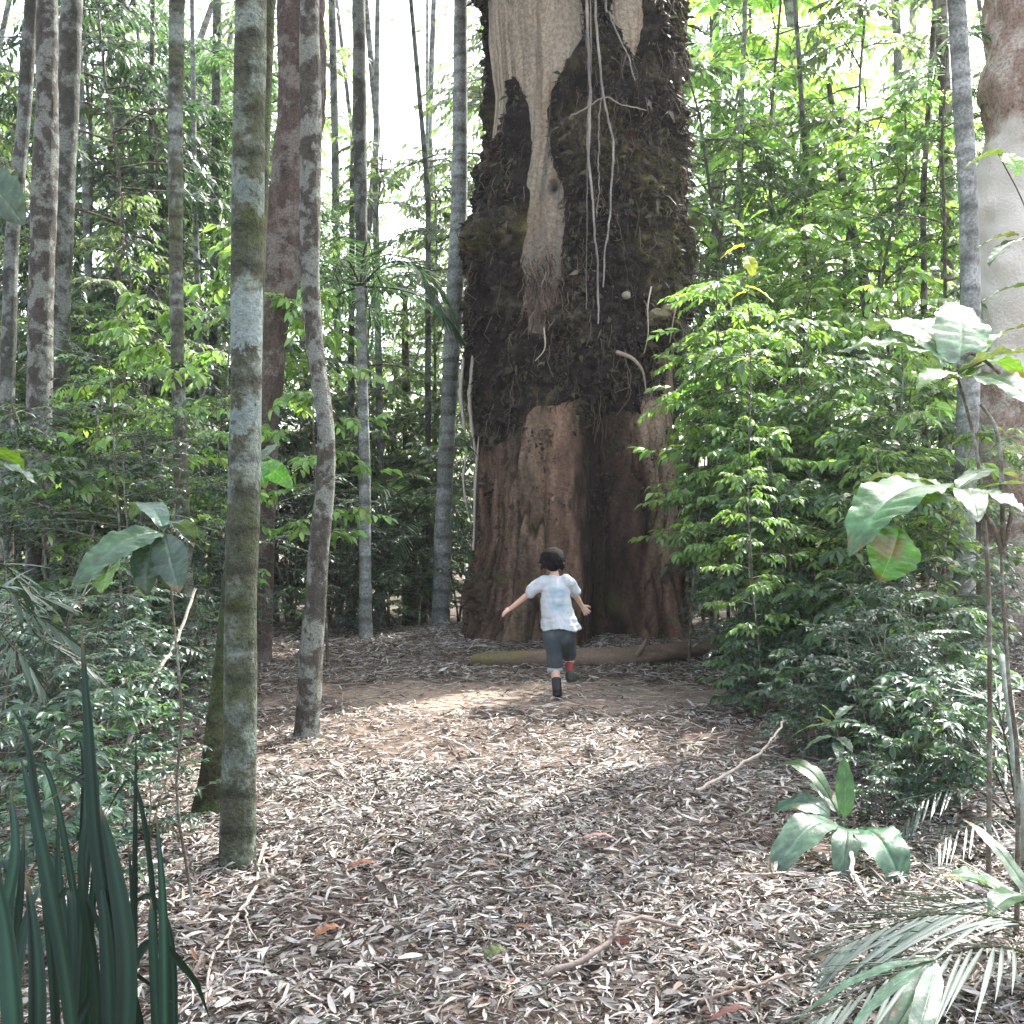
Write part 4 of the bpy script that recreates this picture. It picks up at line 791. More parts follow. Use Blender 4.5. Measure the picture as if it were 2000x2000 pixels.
# ------------------------------------------------------------------ shrubs and saplings
PROTO = {}
def proto(key, args, name, part='foliage', mats=('leaf', 'wood')):
    fo, wd = make_plant(**args); PROTO[key] = (fo.mesh('foliage', M[mats[0]]), wd.mesh('stem', M[mats[1]]), name)
B_ = dict
proto('sap1', B_(seed=1, H=6.5, z0=1.0, Rr=1.25, nb=34, nt=8, nl=15, LL=.12, WW=.042, base=MIDG, second=LIME, mix=.35, sr=.04, droop=.3), 'sapling')
proto('sap2', B_(seed=2, H=5.5, z0=.8, Rr=1.0, nb=30, nt=7, nl=14, LL=.10, WW=.04, base=OLIVE, second=LIME, mix=.4, sr=.032, droop=.35), 'sapling', mats=('leaf_matte', 'wood'))
proto('sap3', B_(seed=3, H=7.5, z0=1.6, Rr=1.5, nb=36, nt=8, nl=14, LL=.15, WW=.05, base=DARK, second=MIDG, mix=.5, sr=.05, droop=.4), 'sapling')
proto('lime1', B_(seed=4, H=4.6, z0=1.2, Rr=1.0, nb=26, nt=8, nl=13, LL=.12, WW=.05, base=LIME, second=SUNNY, mix=.5, sr=.028, droop=.25), 'sapling', mats=('leaf_matte', 'wood'))
proto('shr1', B_(seed=5, H=2.3, z0=.25, Rr=.95, nb=34, nt=8, nl=15, LL=.07, WW=.026, base=DARK, second=MIDG, mix=.45, sr=.018, nstems=4, lean=.25, droop=.15), 'shrub')
proto('shr2', B_(seed=6, H=1.7, z0=.15, Rr=.8, nb=30, nt=8, nl=14, LL=.06, WW=.026, base=BLUE, second=DARK, mix=.5, sr=.014, nstems=5, lean=.3, droop=.12), 'shrub')
proto('shr3', B_(seed=7, H=2.8, z0=.4, Rr=1.05, nb=36, nt=9, nl=11, LL=.12, WW=.052, base=MIDG, second=SUNNY, mix=.5, sr=.02, nstems=3, lean=.2, droop=.2), 'shrub')
proto('fine', B_(seed=8, H=2.6, z0=.3, Rr=.75, nb=46, nt=9, nl=18, LL=.040, WW=.014, base=DARK, second=BLUE, mix=.5, sr=.014, nstems=3, lean=.15, droop=.05, up=.2), 'shrub')
proto('low1', B_(seed=9, H=.7, z0=.08, Rr=.45, nb=16, nt=5, nl=9, LL=.06, WW=.028, base=BLUE, second=MIDG, mix=.5, sr=.007, nstems=3, lean=.3, droop=.1, tmpl=T_MID), 'small_shrub')
proto('low2', B_(seed=10, H=1.0, z0=.2, Rr=.5, nb=15, nt=5, nl=8, LL=.09, WW=.042, base=MIDG, second=LIME, mix=.4, sr=.009, nstems=2, lean=.2, droop=.25, tmpl=T_MID), 'small_shrub', mats=('leaf_matte', 'wood'))
proto('thin1', B_(seed=11, H=3.6, z0=1.1, Rr=.7, nb=16, nt=5, nl=8, LL=.12, WW=.055, base=LIME, second=SUNNY, mix=.4, sr=.016, droop=.3, tmpl=T_MID), 'thin_sapling')
proto('tall4', B_(seed=12, H=9.5, z0=2.8, Rr=2.0, nb=38, nt=9, nl=13, LL=.17, WW=.065, base=OLIVE, second=LIME, mix=.45, sr=.06, droop=.35), 'understorey_tree', mats=('leaf_matte', 'wood'))
KIND = {'sap1': ('mid green sapling', 'sapling'), 'sap2': ('olive green sapling', 'sapling'), 'sap3': ('dark long leaved sapling', 'sapling'), 'lime1': ('bright yellow green sapling', 'sapling'), 'shr1': ('dark bushy shrub', 'shrub'), 'shr2': ('low bluish green shrub', 'shrub'), 'shr3': ('fresh green shrub', 'shrub'), 'fine': ('fine leaved dark shrub', 'shrub'), 'low1': ('knee high bluish shrub', 'shrub'), 'low2': ('knee high fresh green plant', 'plant'), 'thin1': ('thin few leaved sapling', 'sapling'), 'tall4': ('tall leafy understorey tree', 'tree')}
PLACED = []
def put(key, px, Y, s=1., rot=0., z=0., label=None, py_top=None):
    fo, wd, name = PROTO[key]; x = X(px, Y); g = gz(x, Y)
    if py_top is not None: s = (Z(py_top, Y) - g) / {'sap1': 6.5, 'sap2': 5.5, 'sap3': 7.5, 'lime1': 4.6, 'shr1': 2.3, 'shr2': 1.7, 'shr3': 2.8, 'fine': 2.6, 'low1': .7, 'low2': 1., 'thin1': 3.6, 'tall4': 9.5}[key]
    e = empty(name, (x, Y, g + z), label, KIND[key][1])
    for nm, me in (('foliage', fo), ('stem', wd)):
        o = bpy.data.objects.new(nm, me); COL.objects.link(o); o.parent = e
    e.rotation_euler.z = rot; e.scale = (s, s, s * 1.0)
    if not label: PLACED.append((e, key, px, Y))
    return e
rp = random.Random(11)
# hand placed, nearest first
for a in [
    # left undergrowth
    ('fine', 250, 6.4, .85), ('shr3', 120, 7.2, .75), ('low2', 20, 6.2, .9), ('shr2', 60, 5.2, .75), ('shr1', 390, 7.9, .75), ('low2', 270, 5.6, .6), ('low2', 330, 7.2, .8), ('shr1', 190, 7.9, .95), ('shr2', 300, 8.6, .9),
    ('shr2', -20, 4.6, .7), ('low1', 80, 4.2, .9), ('low1', 210, 4.9, .8), ('shr2', 150, 5.6, .55), ('shr2', 300, 6.1, .45), ('low1', 20, 3.5, .9),
    ('shr1', 250, 9.9, 1.2), ('shr3', 20, 10.5, 1.2), ('shr3', 160, 11.2, 1.2), ('shr1', 570, 11.6, .85), ('shr2', 640, 11.8, .85), ('shr2', 760, 12.0, .8), ('shr3', 810, 13.4, .9), ('shr2', 895, 12.4, .9), ('shr1', 620, 13.6, 1.0), ('low2', 740, 11.4, .7), ('low1', 660, 11.0, .8), ('low2', 590, 10.9, .6),
    # right undergrowth
    ('shr3', 1570, 8.0, .7), ('shr3', 1790, 7.2, .7), ('shr3', 1640, 9.0, .85), ('shr2', 1450, 10.2, .7), ('shr2', 1760, 6.6, .7),
    ('low1', 1520, 8.2, .7), ('low1', 1500, 7.0, .8), ('low2', 1455, 6.9, .5), ('low2', 1560, 6.2, .55), ('low2', 1690, 5.9, .6), ('low1', 1620, 5.9, .8), ('low1', 1810, 5.5, .8), ('low2', 1850, 6.0, .8), ('low1', 1450, 8.9, .5), ('fine', 1860, 8.6, .7), ('shr2', 1480, 7.7, .55), ('shr2', 1800, 5.7, .55), ('low2', 1760, 5.2, .5),
    ('low2', 1700, 6.9, 1.1), ('low2', 1500, 7.6, .9), ('low2', 1600, 7.2, .8), ('low1', 1790, 4.9, .9), ('shr2', 1705, 5.5, .45), ('low1', 1570, 5.8, .6), ('low2', 1850, 4.8, .55), ('low1', 1900, 5.3, .8), ('low1', 1730, 4.6, .5), ('low1', 120, 3.3, .6), ('low1', 290, 4.3, .55),
]:
    put(*a, rot=rp.random() * 6.28)
# brighter, taller ones with their tops set
for key, px, Y, top in [
    ('shr3', 1540, 9.4, 640), ('lime1', 1470, 9.2, 540), ('thin1', 1345, 9.2, 640), ('lime1', 1570, 10.5, 380), ('lime1', 1660, 11.5, 180), ('lime1', 1750, 12.0, 120), ('sap1', 1500, 12.5, 60), ('shr3', 1600, 8.8, 730), ('shr3', 1720, 9.0, 760), ('thin1', 1490, 6.9, 900), ('thin1', 1440, 8.0, 800), ('thin1', 1760, 7.9, 500), ('sap2', 1390, 12.5, 240), ('sap1', 1840, 11.5, 150), ('sap2', 1620, 13.5, -20),
    ('thin1', 1540, 7.8, 820), ('thin1', 1600, 8.6, 620), ('thin1', 1680, 7.4, 860), ('thin1', 1710, 9.4, 560), ('thin1', 1400, 9.6, 700), ('thin1', 170, 8.8, 700), ('thin1', 300, 9.2, 620), ('thin1', 440, 8.4, 760), ('thin1', 640, 9.0, 540), ('thin1', 400, 9.4, 420), ('thin1', 250, 7.4, 560), ('sap3', 250, 11.5, -40), ('sap1', 380, 12.8, 40), ('sap3', 170, 13.5, -80), ('sap2', 30, 11.5, 120), ('sap1', 430, 14.0, -30), ('sap2', 690, 14.5, 300), ('sap1', 640, 16.0, 250), ('sap2', 850, 15.5, 330), ('sap1', 540, 14.5, 120), ('sap2', 310, 10.2, 380), ('sap3', 60, 14.5, -100), ('sap2', 750, 16.0, 470)]:
    put(key, px, Y, rot=rp.random() * 6.28, py_top=top)
# background rows
for row, (Y, n) in enumerate(((15.5, 9), (18.0, 10), (21.0, 10), (24.5, 10))):
    for i in range(n):
        px = -80 + (i + rp.random()) * 2160 / n; Yq = Y + rp.uniform(-1, 1)
        if 990 < px < 1270: continue
        if px < 640 and rp.random() < .3: continue
        bright = 640 < px < 900
        if bright: key = rp.choice(['shr3', 'sap2', 'shr1']); top = rp.uniform(520, 800)
        elif px > 1270: key = rp.choice(['sap1', 'tall4', 'sap2', 'lime1', 'sap1']); top = rp.uniform(-150, 350)
        else: key = rp.choice(['sap3', 'sap1', 'tall4', 'sap2', 'tall4']); top = rp.uniform(-200, 300)
        put(key, px, Yq, rot=rp.random() * 6.28, py_top=top)
for i in range(26):
    px = -40 + (i + rp.random()) * 2080 / 26
    if 960 < px < 1290: continue
    put(rp.choice(['shr1', 'shr3', 'shr1', 'fine']), px, rp.uniform(13.5, 17.), rp.uniform(.9, 1.4), rp.random() * 6.28)
# labels that say which one
MARKS = [(20, 'the left edge'), (85, 'the thick speckled trunk'), (235, 'the dim far trunk'), (345, 'the slim straight trunk'), (480, 'the nearest grey trunk'), (540, 'the reddish leaning trunk'), (615, 'the crooked mottled trunk'), (705, 'the small palm'), (800, 'the short red brown trunk'), (885, 'the smooth pale trunk'), (935, "the giant tree's left side"), (1320, "the giant tree's right side"), (1395, 'the dim trunk by the giant'), (1490, 'the log end'), (1600, 'the pale leaning trunk'), (1690, 'the dark crooked sapling trunk'), (1758, 'the thin bluish trunk'), (1845, 'the grey speckled right trunk'), (1885, 'the bright pale trunk'), (2000, 'the pinkish trunk')]
seen = {}
ORD = ['', 'second ', 'third ', 'fourth ', 'fifth ', 'sixth ', 'seventh ', 'eighth ']
for e, key, px, Y in sorted(PLACED, key=lambda a: a[3]):
    m = min(MARKS, key=lambda a: abs(a[0] - px)); side = 'left of' if px < m[0] - 12 else 'right of' if px > m[0] + 12 else 'in line with'
    band = 'close by' if Y < 8 else 'halfway back' if Y < 12 else 'far back' if Y < 17 else 'very far back'
    k = (key, side, m[1], band); n = seen.get(k, 0); seen[k] = n + 1
    e['label'] = f"{ORD[n]}{KIND[key][0]} {band}, just {side} {m[1]}" if side != 'in line with' else f"{ORD[n]}{KIND[key][0]} {band}, in line with {m[1]}"
    e['group'] = {'sapling': 'saplings of the undergrowth', 'shrub': 'shrubs of the undergrowth', 'plant': 'small plants of the undergrowth', 'tree': 'understorey trees at the back'}[e['category']]

# ------------------------------------------------------------------ far forest
def far_forest():
    r = np.random.default_rng(77); mb = MB(); n = 3600
    x = r.uniform(-1, 1, n); Y = r.uniform(27, 44, n); z = r.uniform(-1.6, 21, n); px = CX + x * 1150; X_ = (px - CX) / F * Y; py = HY - (z - CH) * F / Y
    d = .74 - .40 * sstep(900, 100, py) + .45 * fbm(np.stack([px / 190, py / 190, px * 0], -1), 3, 5)
    br = np.exp(-((px - 770) / 95) ** 2) * sstep(620, 480, py) + .8 * np.exp(-((px - 1400) / 60) ** 2 - ((py - 180) / 110) ** 2) + .9 * np.exp(-((px - 225) / 60) ** 2 - ((py - 450) / 60) ** 2) + .8 * np.exp(-((px - 1760) / 110) ** 2) * sstep(140, 20, py) + .7 * np.exp(-((px - 1530) / 50) ** 2 - ((py - 160) / 120) ** 2)
    k = r.random(n) < np.clip(d - br * .62, 0, 1); X_, Y, z = X_[k], Y[k], z[k]; n = len(z)
    m = 42; c = np.repeat(np.stack([X_, Y, z], -1), m, 0) + r.normal(0, 1, (n * m, 3)) * [.62, .6, .38]
    a = r.random(n * m) * 6.283; D = np.stack([np.cos(a), np.sin(a), r.normal(-.4, .35, n * m)], -1); sz = r.uniform(.6, 1.4, n * m)
    base = np.repeat(r.random((n, 1)), m, 0); col = np.array([.16, .21, .13]) * (1 - base) + np.array(LIME) * base; col = col * r.uniform(.6, 1.3, (n * m, 1))
    leaves(mb, c, D, np.array([0, 0, 1.]) + r.normal(0, .45, (n * m, 3)), .21 * sz, .085 * sz, col, T_FAR)
    tag(mb.build('far_forest_foliage', M['leaf_matte']), 'hazy bright green foliage of the far forest', 'far forest', kind='stuff')
    # its trunks
    for i in range(26):
        px = -40 + (i + r.random()) * 2080 / 26
        if 950 < px < 1300: continue
        Yq = r.uniform(22, 30); w = r.uniform(9, 20)
        band = ['slim', 'straight', 'pale', 'dim'][i % 4]
        mk = min(MARKS, key=lambda a: abs(a[0] - px))
        TT([(px + r.normal() * 42, -30), (px + r.normal() * 22, 260), (px + r.normal() * 12, 640), (px, 1235)], Yq, [w * .6, w * .7, w * .85, w], M[['dim', 'mottle', 'pale', 'dim'][i % 4]], f'{band} distant trunk {"left" if px < mk[0] else "right"} of {mk[1]}', 'forest_tree', 12.5, None, .05, 60 + i, group='distant trunks of the far forest')
far_forest()

for i, (px, Y, w, mt, lb) in enumerate([(182, 12.6, 14, 'pale', 'slender pale trunk between the dark left trunk and the dim far trunk'), (292, 13.4, 13, 'mottle', 'slender speckled trunk just left of the slim straight trunk'), (392, 12.8, 12, 'pale', 'slender pale trunk between the slim straight and nearest trunks'),
    (683, 14.2, 13, 'mottle', 'slender speckled trunk left of the small palm stem'), (742, 15.0, 14, 'pale', 'slender pale trunk just right of the small palm stem'), (828, 14.0, 12, 'dim', 'slender dim trunk between the short red brown trunk and smooth pale trunk'), (1448, 14.2, 13, 'pale', 'slender pale trunk behind the thin yellow leaved sapling'), (1566, 13.0, 12, 'dim', 'slender dim trunk behind the middle of the right shrubs'), (1806, 11.5, 13, 'mottle', 'slender speckled trunk left of the bright pale trunk')]):
    TT([(px + (i * 37 % 61) - 30, -30), (px + (i * 17 % 31) - 15, 380), (px + (i * 7 % 9), 900), (px, 1262)], Y, [w * .7, w * .85, w, w * 1.2], M[mt], lb, 'slender_tree', 10.5, None, .06, 90 + i, flare=.3, group='slender understorey trunks')
# ------------------------------------------------------------------ log, sticks, lianas
def log():
    Y = 9.15; root = empty('fallen_log', (X(1150, Y), Y, gz(X(1150, Y), Y)), 'long fallen log lying across the foot of the giant tree', 'log')
    mb = MB(); pts = []
    for px, py, d, r_ in ((925, 1318, .1, 11), (985, 1306, .0, 19), (1060, 1296, 0, 21), (1150, 1294, .0, 21), (1240, 1290, .05, 20), (1300, 1278, .15, 16), (1370, 1270, .3, 14), (1480, 1262, .5, 8)):
        pts.append((P(px, py - 4, Y + d), r_ / F * Y * 1.15))
    p = [np.array(a) for a, _ in pts]
    for v in p: v[2] = max(v[2], gz(v[0], v[1]) + .035)
    trunk_mesh(mb, p, [a for _, a in pts], 24, .025, .1, 5, 0)
    V = mb.v[0]; ms = sstep(-.1, .15, fbm(V * [2.5, 2, 2], 3, 9) - .45 * (V[:, 0] - X(1040, Y)) + .6 * (V[:, 2] - .12) * 2)[:, None]
    mb.c[0] = np.array([.15, .105, .075]) * (1 + .6 * fbm(V * [6, 30, 30], 3, 2)[:, None]) * (1 - ms) + np.array([.15, .125, .055]) * ms
    mb.build('log_body', M['stick'], root)
    st = MB(); tubes(st, smooth_line([P(1240, 1286, Y), P(1256, 1262, Y - .05), P(1262, 1250, Y - .02)], 8), np.linspace(.03, .012, 8), 8, (.17, .12, .09)); st.build('branch_stub', M['stick'], root)
log()
def stick(paths, label, r0, col, name='stick', cat='stick', mat='stick'):
    mb = MB(); 
    for p, rr in paths: q = smooth_line(p, 26); k = np.random.default_rng(len(label)).normal(0, .003, (26, 3)); tubes(mb, q + k, np.linspace(rr[0], rr[1], 26), 8, col)
    o = mb.build(name, M[mat]); return tag(o, label, cat)
def G(px, py, h=.03):
    Y = CH * F / (py - HY); 
    for _ in range(6): Y = (CH - gz(X(px, Y), Y) - h) * F / (py - HY)
    return (X(px, Y), Y, gz(X(px, Y), Y) + h)
stick([([G(520, 1645, .06), G(505, 1690), G(500, 1735), G(475, 1770), G(440, 1830), G(410, 1880), G(395, 1990)], (.007, .004)), ([G(500, 1735), G(480, 1770, .04), G(485, 1810), G(515, 1850)], (.005, .002)), ([G(512, 1668), G(525, 1720)], (.004, .002))], 'long pale forked root like stick right of the nearest trunk base', 0, (.46, .39, .32))
stick([([G(1065, 1905, .04), G(1120, 1880, .06), G(1180, 1850, .07), G(1215, 1800, .1), G(1260, 1795, .09), G(1330, 1812, .05)], (.010, .006)), ([G(1195, 1835, .08), G(1205, 1790, .14)], (.005, .003))], 'bent dark branch raised off the litter, bottom centre right', 0, (.20, .16, .14))
stick([([P(240, 1475, 5.4), P(300, 1330, 5.6), P(345, 1250, 5.8), P(382, 1150, 6.0)], (.012, .008))], 'pale stick leaning diagonally in the left undergrowth', 0, (.40, .36, .30))
stick([([G(1360, 1545, .05), G(1440, 1500, .12), G(1500, 1455, .2), G(1532, 1405, .3)], (.009, .005)), ([G(1500, 1455, .2), G(1520, 1440, .26)], (.005, .003))], 'bare pale stick rising to the right from the litter by the shrubs', 0, (.48, .40, .33))
stick([([G(590, 1775), G(680, 1790), G(770, 1815)], (.007, .004))], 'thin straight dark stick lying flat, lower left of the path', 0, (.18, .13, .1))
stick([([G(1660, 1650, .1), G(1670, 1710, .08), G(1695, 1760, .03)], (.009, .006))], 'pale curved stem fallen under the paddle leaved plant', 0, (.5, .42, .38))
stick([([G(860, 1440), G(900, 1455, .05), G(935, 1475)], (.008, .004))], 'short curved pale stick in the middle of the path', 0, (.5, .44, .4))
stick([([G(1360, 1960), G(1450, 1930, .05), G(1560, 1900, .05)], (.006, .003))], 'thin brown stick in front of the palm fronds', 0, (.25, .18, .14))
stick([([P(1958, 1280, 4.4), P(1975, 1400, 4.2), P(1992, 1560, 4.0), G(2000, 1680)], (.016, .020))], 'thin smooth pale stem leaning at the right edge', 0, (.20, .23, .19), 'bare_sapling', 'sapling')
def fallen(px, py, L, W, a, col, label, c=.5):
    mb = MB(); p = np.array(G(px, py, .04)); d = np.array([math.cos(a), math.sin(a), 0]) * L; big_leaf(mb, p - d / 2, p + d / 2 + [0, 0, .02], W, arch=.12, col=col, fold=.35, wav=.06, seed=px); tag(mb.build('fallen_leaf', M['litter']), label, 'leaf')
fallen(705, 1700, .13, .05, .1, (.25, .115, .07), 'large orange brown fallen leaf on the left of the path')
fallen(1165, 1645, .15, .035, -.1, (.42, .25, .21), 'long pinkish fallen leaf right of the path centre')
fallen(640, 1828, .09, .05, .4, (.24, .11, .06), 'small rust coloured fallen leaf low on the left of the path')
fallen(1210, 1845, .025, .07, 1.5, (.14, .06, .045), 'narrow dark red fallen leaf beside the bent dark branch')
fallen(968, 1870, .07, .06, .3, (.075, .10, .03), 'round olive green leaf lying at the bottom centre')
fallen(1430, 1990, .12, .03, .2, (.15, .065, .05), 'dark red fallen leaf at the bottom edge')
def liana(pts, r0, r1, label, col=(.50, .46, .42), Yl=9.85):
    mb = MB(); q = smooth_line([P(a, b, Yl) for a, b in pts], 60); q = q + np.cumsum(np.random.default_rng(len(label)).normal(0, .0034, (60, 3)), 0)
    rr = np.linspace(r0, r1, 60) * (1 + .28 * vnoise(np.stack([np.arange(60) * .55, q[:, 0] * 9, q[:, 2]], -1), 7)); tubes(mb, q, rr, 8, (1, 1, 1)); kk = 8; mb.c[-1] = np.repeat(np.array(col) * .48 * (1 + .5 * vnoise(np.stack([np.arange(60) * .35, q[:, 0] * 7, q[:, 2] * 2], -1), 3))[:, None], kk, 0); tag(mb.build('liana', M['stick']), label, 'vine', 'lianas hanging in front of the giant tree')
liana([(1143, -250), (1146, 0), (1152, 180), (1153, 330), (1161, 420), (1168, 520), (1172, 640)], .013, .008, 'longest pale liana hanging nearly straight down the giant tree', Yl=9.72)
liana([(1150, -250), (1162, 20), (1178, 180), (1190, 250), (1199, 290), (1196, 400), (1190, 470), (1187, 560)], .012, .007, 'bowed liana right of the longest one, bending outward halfway', Yl=9.7)
liana([(1152, -200), (1156, 120), (1150, 250), (1149, 420), (1151, 600)], .006, .004, 'hair thin liana left of the longest one', (.42, .38, .34), Yl=9.74)
liana([(1176, -200), (1180, 0), (1188, 30), (1205, 75), (1222, 110), (1238, 160)], .012, .005, 'short liana crossing the upper right bark of the giant tree', Yl=9.75)
liana([(1176, 180), (1168, 260), (1166, 340), (1162, 420)], .006, .005, 'short thin strand between the two main lianas', (.46, .42, .38), Yl=9.71)
stick([([P(1115, 226, 9.72), P(1150, 208, 9.7), P(1180, 190, 9.66), P(1215, 204, 9.7), P(1262, 216, 9.76)], (.008, .005))], 'twig caught crosswise among the lianas on the giant tree', 0, (.30, .26, .22), 'twig', 'twig')

# ------------------------------------------------------------------ the running child
def remeshed(name, builder, voxel, mat, parent, smooth_it=2, colf=None, disp=None):
    mb = MB(); builder(mb); me = mb.mesh(name + '_src', mat); o = bpy.data.objects.new('tmp', me); COL.objects.link(o)
    md = o.modifiers.new('r', 'REMESH'); md.mode = 'VOXEL'; md.voxel_size = voxel; md.use_smooth_shade = True
    if smooth_it: sm = o.modifiers.new('s', 'SMOOTH'); sm.iterations = smooth_it; sm.factor = .6
    dg = bpy.context.evaluated_depsgraph_get(); ev = o.evaluated_get(dg); em = ev.to_mesh()
    n = len(em.vertices); V = np.empty(n * 3); em.vertices.foreach_get('co', V); V = V.reshape(-1, 3); nn = np.empty(n * 3, np.float32); em.vertices.foreach_get('normal', nn); nn = nn.reshape(-1, 3)
    pc = len(em.polygons); ls = np.empty(len(em.loops), np.int32); em.loops.foreach_get('vertex_index', ls); tot = np.empty(pc, np.int32); em.polygons.foreach_get('loop_total', tot)
    st = np.concatenate([[0], np.cumsum(tot)[:-1]]); out = MB()
    if disp is not None: V = V + nn * disp(V)[:, None]
    C = colf(V) if colf is not None else np.ones((n, 3))
    out.v.append(V); out.c.append(C); out.n = n
    for k in (3, 4):
        w = tot == k
        if w.any(): out.f.append(ls[st[w][:, None] + np.arange(k)].astype(np.int64))
    ev.to_mesh_clear(); bpy.data.objects.remove(o)
    return out.build(name, mat, parent)
def blob(mb, c, r, rot=None):
    v, f = ball(24, 16); v = v * np.array(r)
    if rot is not None: v = v @ np.array(rot.to_matrix()).T if hasattr(rot, 'to_matrix') else v @ rot.T
    mb.add(v + np.array(c), f)
def limb(mb, pts, rad, sides=18, flat=None):
    for (p, r_) in zip(pts, rad): blob(mb, p, (r_, r_, r_))
    q = np.array(pts, float); k = (len(q) - 1) * 6 + 1
    c = np.concatenate([[q[i] + (q[i + 1] - q[i]) * t for t in np.linspace(0, 1, 6, endpoint=False)] for i in range(len(q) - 1)] + [[q[-1]]]).reshape(-1, 3)
    rr = np.interp(np.linspace(0, len(q) - 1, len(c)), np.arange(len(q)), rad)
    tubes(mb, c, rr, sides); n = len(c) * sides; off = mb.n - n
    for e in (0, len(c) - 1):
        mb.v.append(c[e][None]); mb.c.append(np.ones((1, 3))); ci = mb.n; mb.n += 1; j = np.arange(sides); b = off + e * sides
        tri = np.stack([b + j, b + (j + 1) % sides, np.full(sides, ci)], -1); mb.f.append(tri if e else tri[:, ::-1])
def child():
    Yc = 7.5; g = gz(X(1090, Yc), Yc)
    root = empty('person', (X(1092, Yc), Yc, g), 'small child seen from behind, running to the giant tree with arms held out', 'person')
    q = lambda a, b, d=0.: np.array(P(a, b, Yc + d))
    skin = (.52, .33, .25); dz = 0
    hc = q(1079.5, 1095, .03); neck = q(1083, 1122, 0); chest = q(1085, 1150, .0); sl = q(1058, 1137, 0); sr_ = q(1109, 1135, 0)
    waist = q(1088, 1200, -.03); hipl = q(1078, 1238, -.02); hipr = q(1104, 1236, -.01)
    el = q(1030, 1162, .02); wl_ = q(997, 1189, .05); er = q(1124, 1163, .07); wr = q(1137, 1184, .14)
    kl = q(1084, 1296, .03); al = q(1088, 1350, -.08); kr = q(1112, 1284, .18); ar = q(1113, 1318, .10)
    def hand(mb, w, d, n, sgn):
        d = d / np.linalg.norm(d); s = np.cross(n, d); s /= np.linalg.norm(s); n = np.cross(d, s)
        Rm = np.stack([d, s, n], 1); blob(mb, w + d * .024, (.030, .022, .011), Rm)
        for k, (off, L, sp) in enumerate(((-.018, .026, -.35), (-.0065, .034, -.12), (.0055, .036, .08), (.0165, .030, .3))):
            b = w + d * .044 + s * off; dd = d + s * sp; dd /= np.linalg.norm(dd); p1 = b + dd * L * .5 - n * .002; p2 = p1 + (dd - n * .45) * L * .5
            limb(mb, [b - d * .008, p1, p2], [.0066, .0062, .005], 10)
        b = w + d * .012 + s * sgn * .018; dd = d * .6 + s * sgn * .8; dd /= np.linalg.norm(dd); limb(mb, [b, b + dd * .018, b + dd * .03 + d * .012], [.008, .0072, .0058], 10)
    def body(mb):
        blob(mb, hc + [0, .008, 0], (.069, .080, .084)); blob(mb, hc + [0, .028, -.045], (.050, .052, .042))       # skull, jaw
        blob(mb, hc + [0, .091, -.022], (.009, .013, .010)); blob(mb, hc + [0, .086, -.010], (.007, .010, .014))     # nose
        blob(mb, hc + [0, .073, -.052], (.018, .010, .005)); blob(mb, hc + [0, .071, -.060], (.015, .010, .005))     # lips
        for s in (-1, 1): blob(mb, hc + [s * .070, .004, -.018], (.009, .017, .024)); blob(mb, hc + [s * .030, .055, -.03], (.022, .022, .02))
        limb(mb, [hc + [0, -.005, -.05], neck, chest], [.034, .031, .045])
        blob(mb, chest + [0, .0, -.01], (.078, .048, .07)); blob(mb, (chest + waist) / 2, (.078, .052, .09)); blob(mb, waist, (.074, .052, .07)); blob(mb, (hipl + hipr) / 2, (.078, .055, .05))
        limb(mb, [chest + [0, 0, .02], sl, el, wl_], [.036, .028, .021, .0155]); limb(mb, [chest + [0, 0, .02], sr_, er, wr], [.036, .028, .022, .0165])
        hand(mb, wl_, wl_ - el + [-.02, 0, .01], np.array([.2, -.4, 1.]), -1); hand(mb, wr, wr - er + [.02, -.05, -.01], np.array([-.2, -1., .3]), 1)
        limb(mb, [hipl, kl, al], [.052, .036, .025]); limb(mb, [hipr, kr, ar], [.052, .036, .025])
        blob(mb, kl + [0, -.012, -.07], (.030, .030, .055)); blob(mb, kr + [0, -.01, -.05], (.028, .028, .045))
        limb(mb, [al, al + [.004, .035, -.035]], [.026, .024]); limb(mb, [ar, ar + [.02, .05, -.03]], [.026, .022])
    sk = plain_mat('skin', .5, 30, .06, .05, .4)
    remeshed('body', body, .0042, sk, root, 2, lambda V: np.array(skin) * (1 + .05 * fbm(V * 30, 2, 1)[:, None]))
    # hair: cap with ragged nape and side locks
    def hair(mb):
        blob(mb, hc + [0, -.004, .012], (.079, .086, .083)); blob(mb, hc + [0, -.045, -.018], (.062, .042, .055)); blob(mb, hc + [0, .045, .05], (.06, .045, .035))
        r = np.random.default_rng(2)
        for k in range(230):
            a = r.uniform(-2.7, 2.7); e = r.uniform(-.65, 1.3); d = np.array([math.sin(a) * math.cos(e), -math.cos(a) * math.cos(e), math.sin(e)])
            if a > 1.7 or a < -1.7: 
                if e < .5: continue
            b = hc + [0, -.002, .010] + d * np.array([.074, .080, .078]); limb(mb, [b, b + d * .012 + np.array([r.normal() * .010, r.normal() * .008, -.022])], [.010, .0035], 8)
    hm = plain_mat('hair', .85, 90, .5, .6, .12)
    remeshed('hair', hair, .0045, hm, root, 1, lambda V: np.array([.007, .005, .005]) * (1 + .6 * fbm(V * [60, 60, 14], 3, 1)[:, None]))
    for s in (-1, 1):
        eb = MB(); v, f = ball(12, 8); eb.add(hc + [s * .027, .074, -.008] + v * [.011, .008, .007], f, (.6, .6, .6)); eb.add(hc + [s * .027, .0800, -.008] + v * [.005, .003, .005], f, (.02, .012, .01)); eb.build('eye', hm, root)
        bb = MB(); limb(bb, [hc + [s * .014, .079, .010], hc + [s * .027, .0805, .014], hc + [s * .040, .072, .010]], [.003, .0035, .002], 8); bb.c = [c * [.02, .015, .012] for c in bb.c]; bb.build('eyebrow', hm, root)
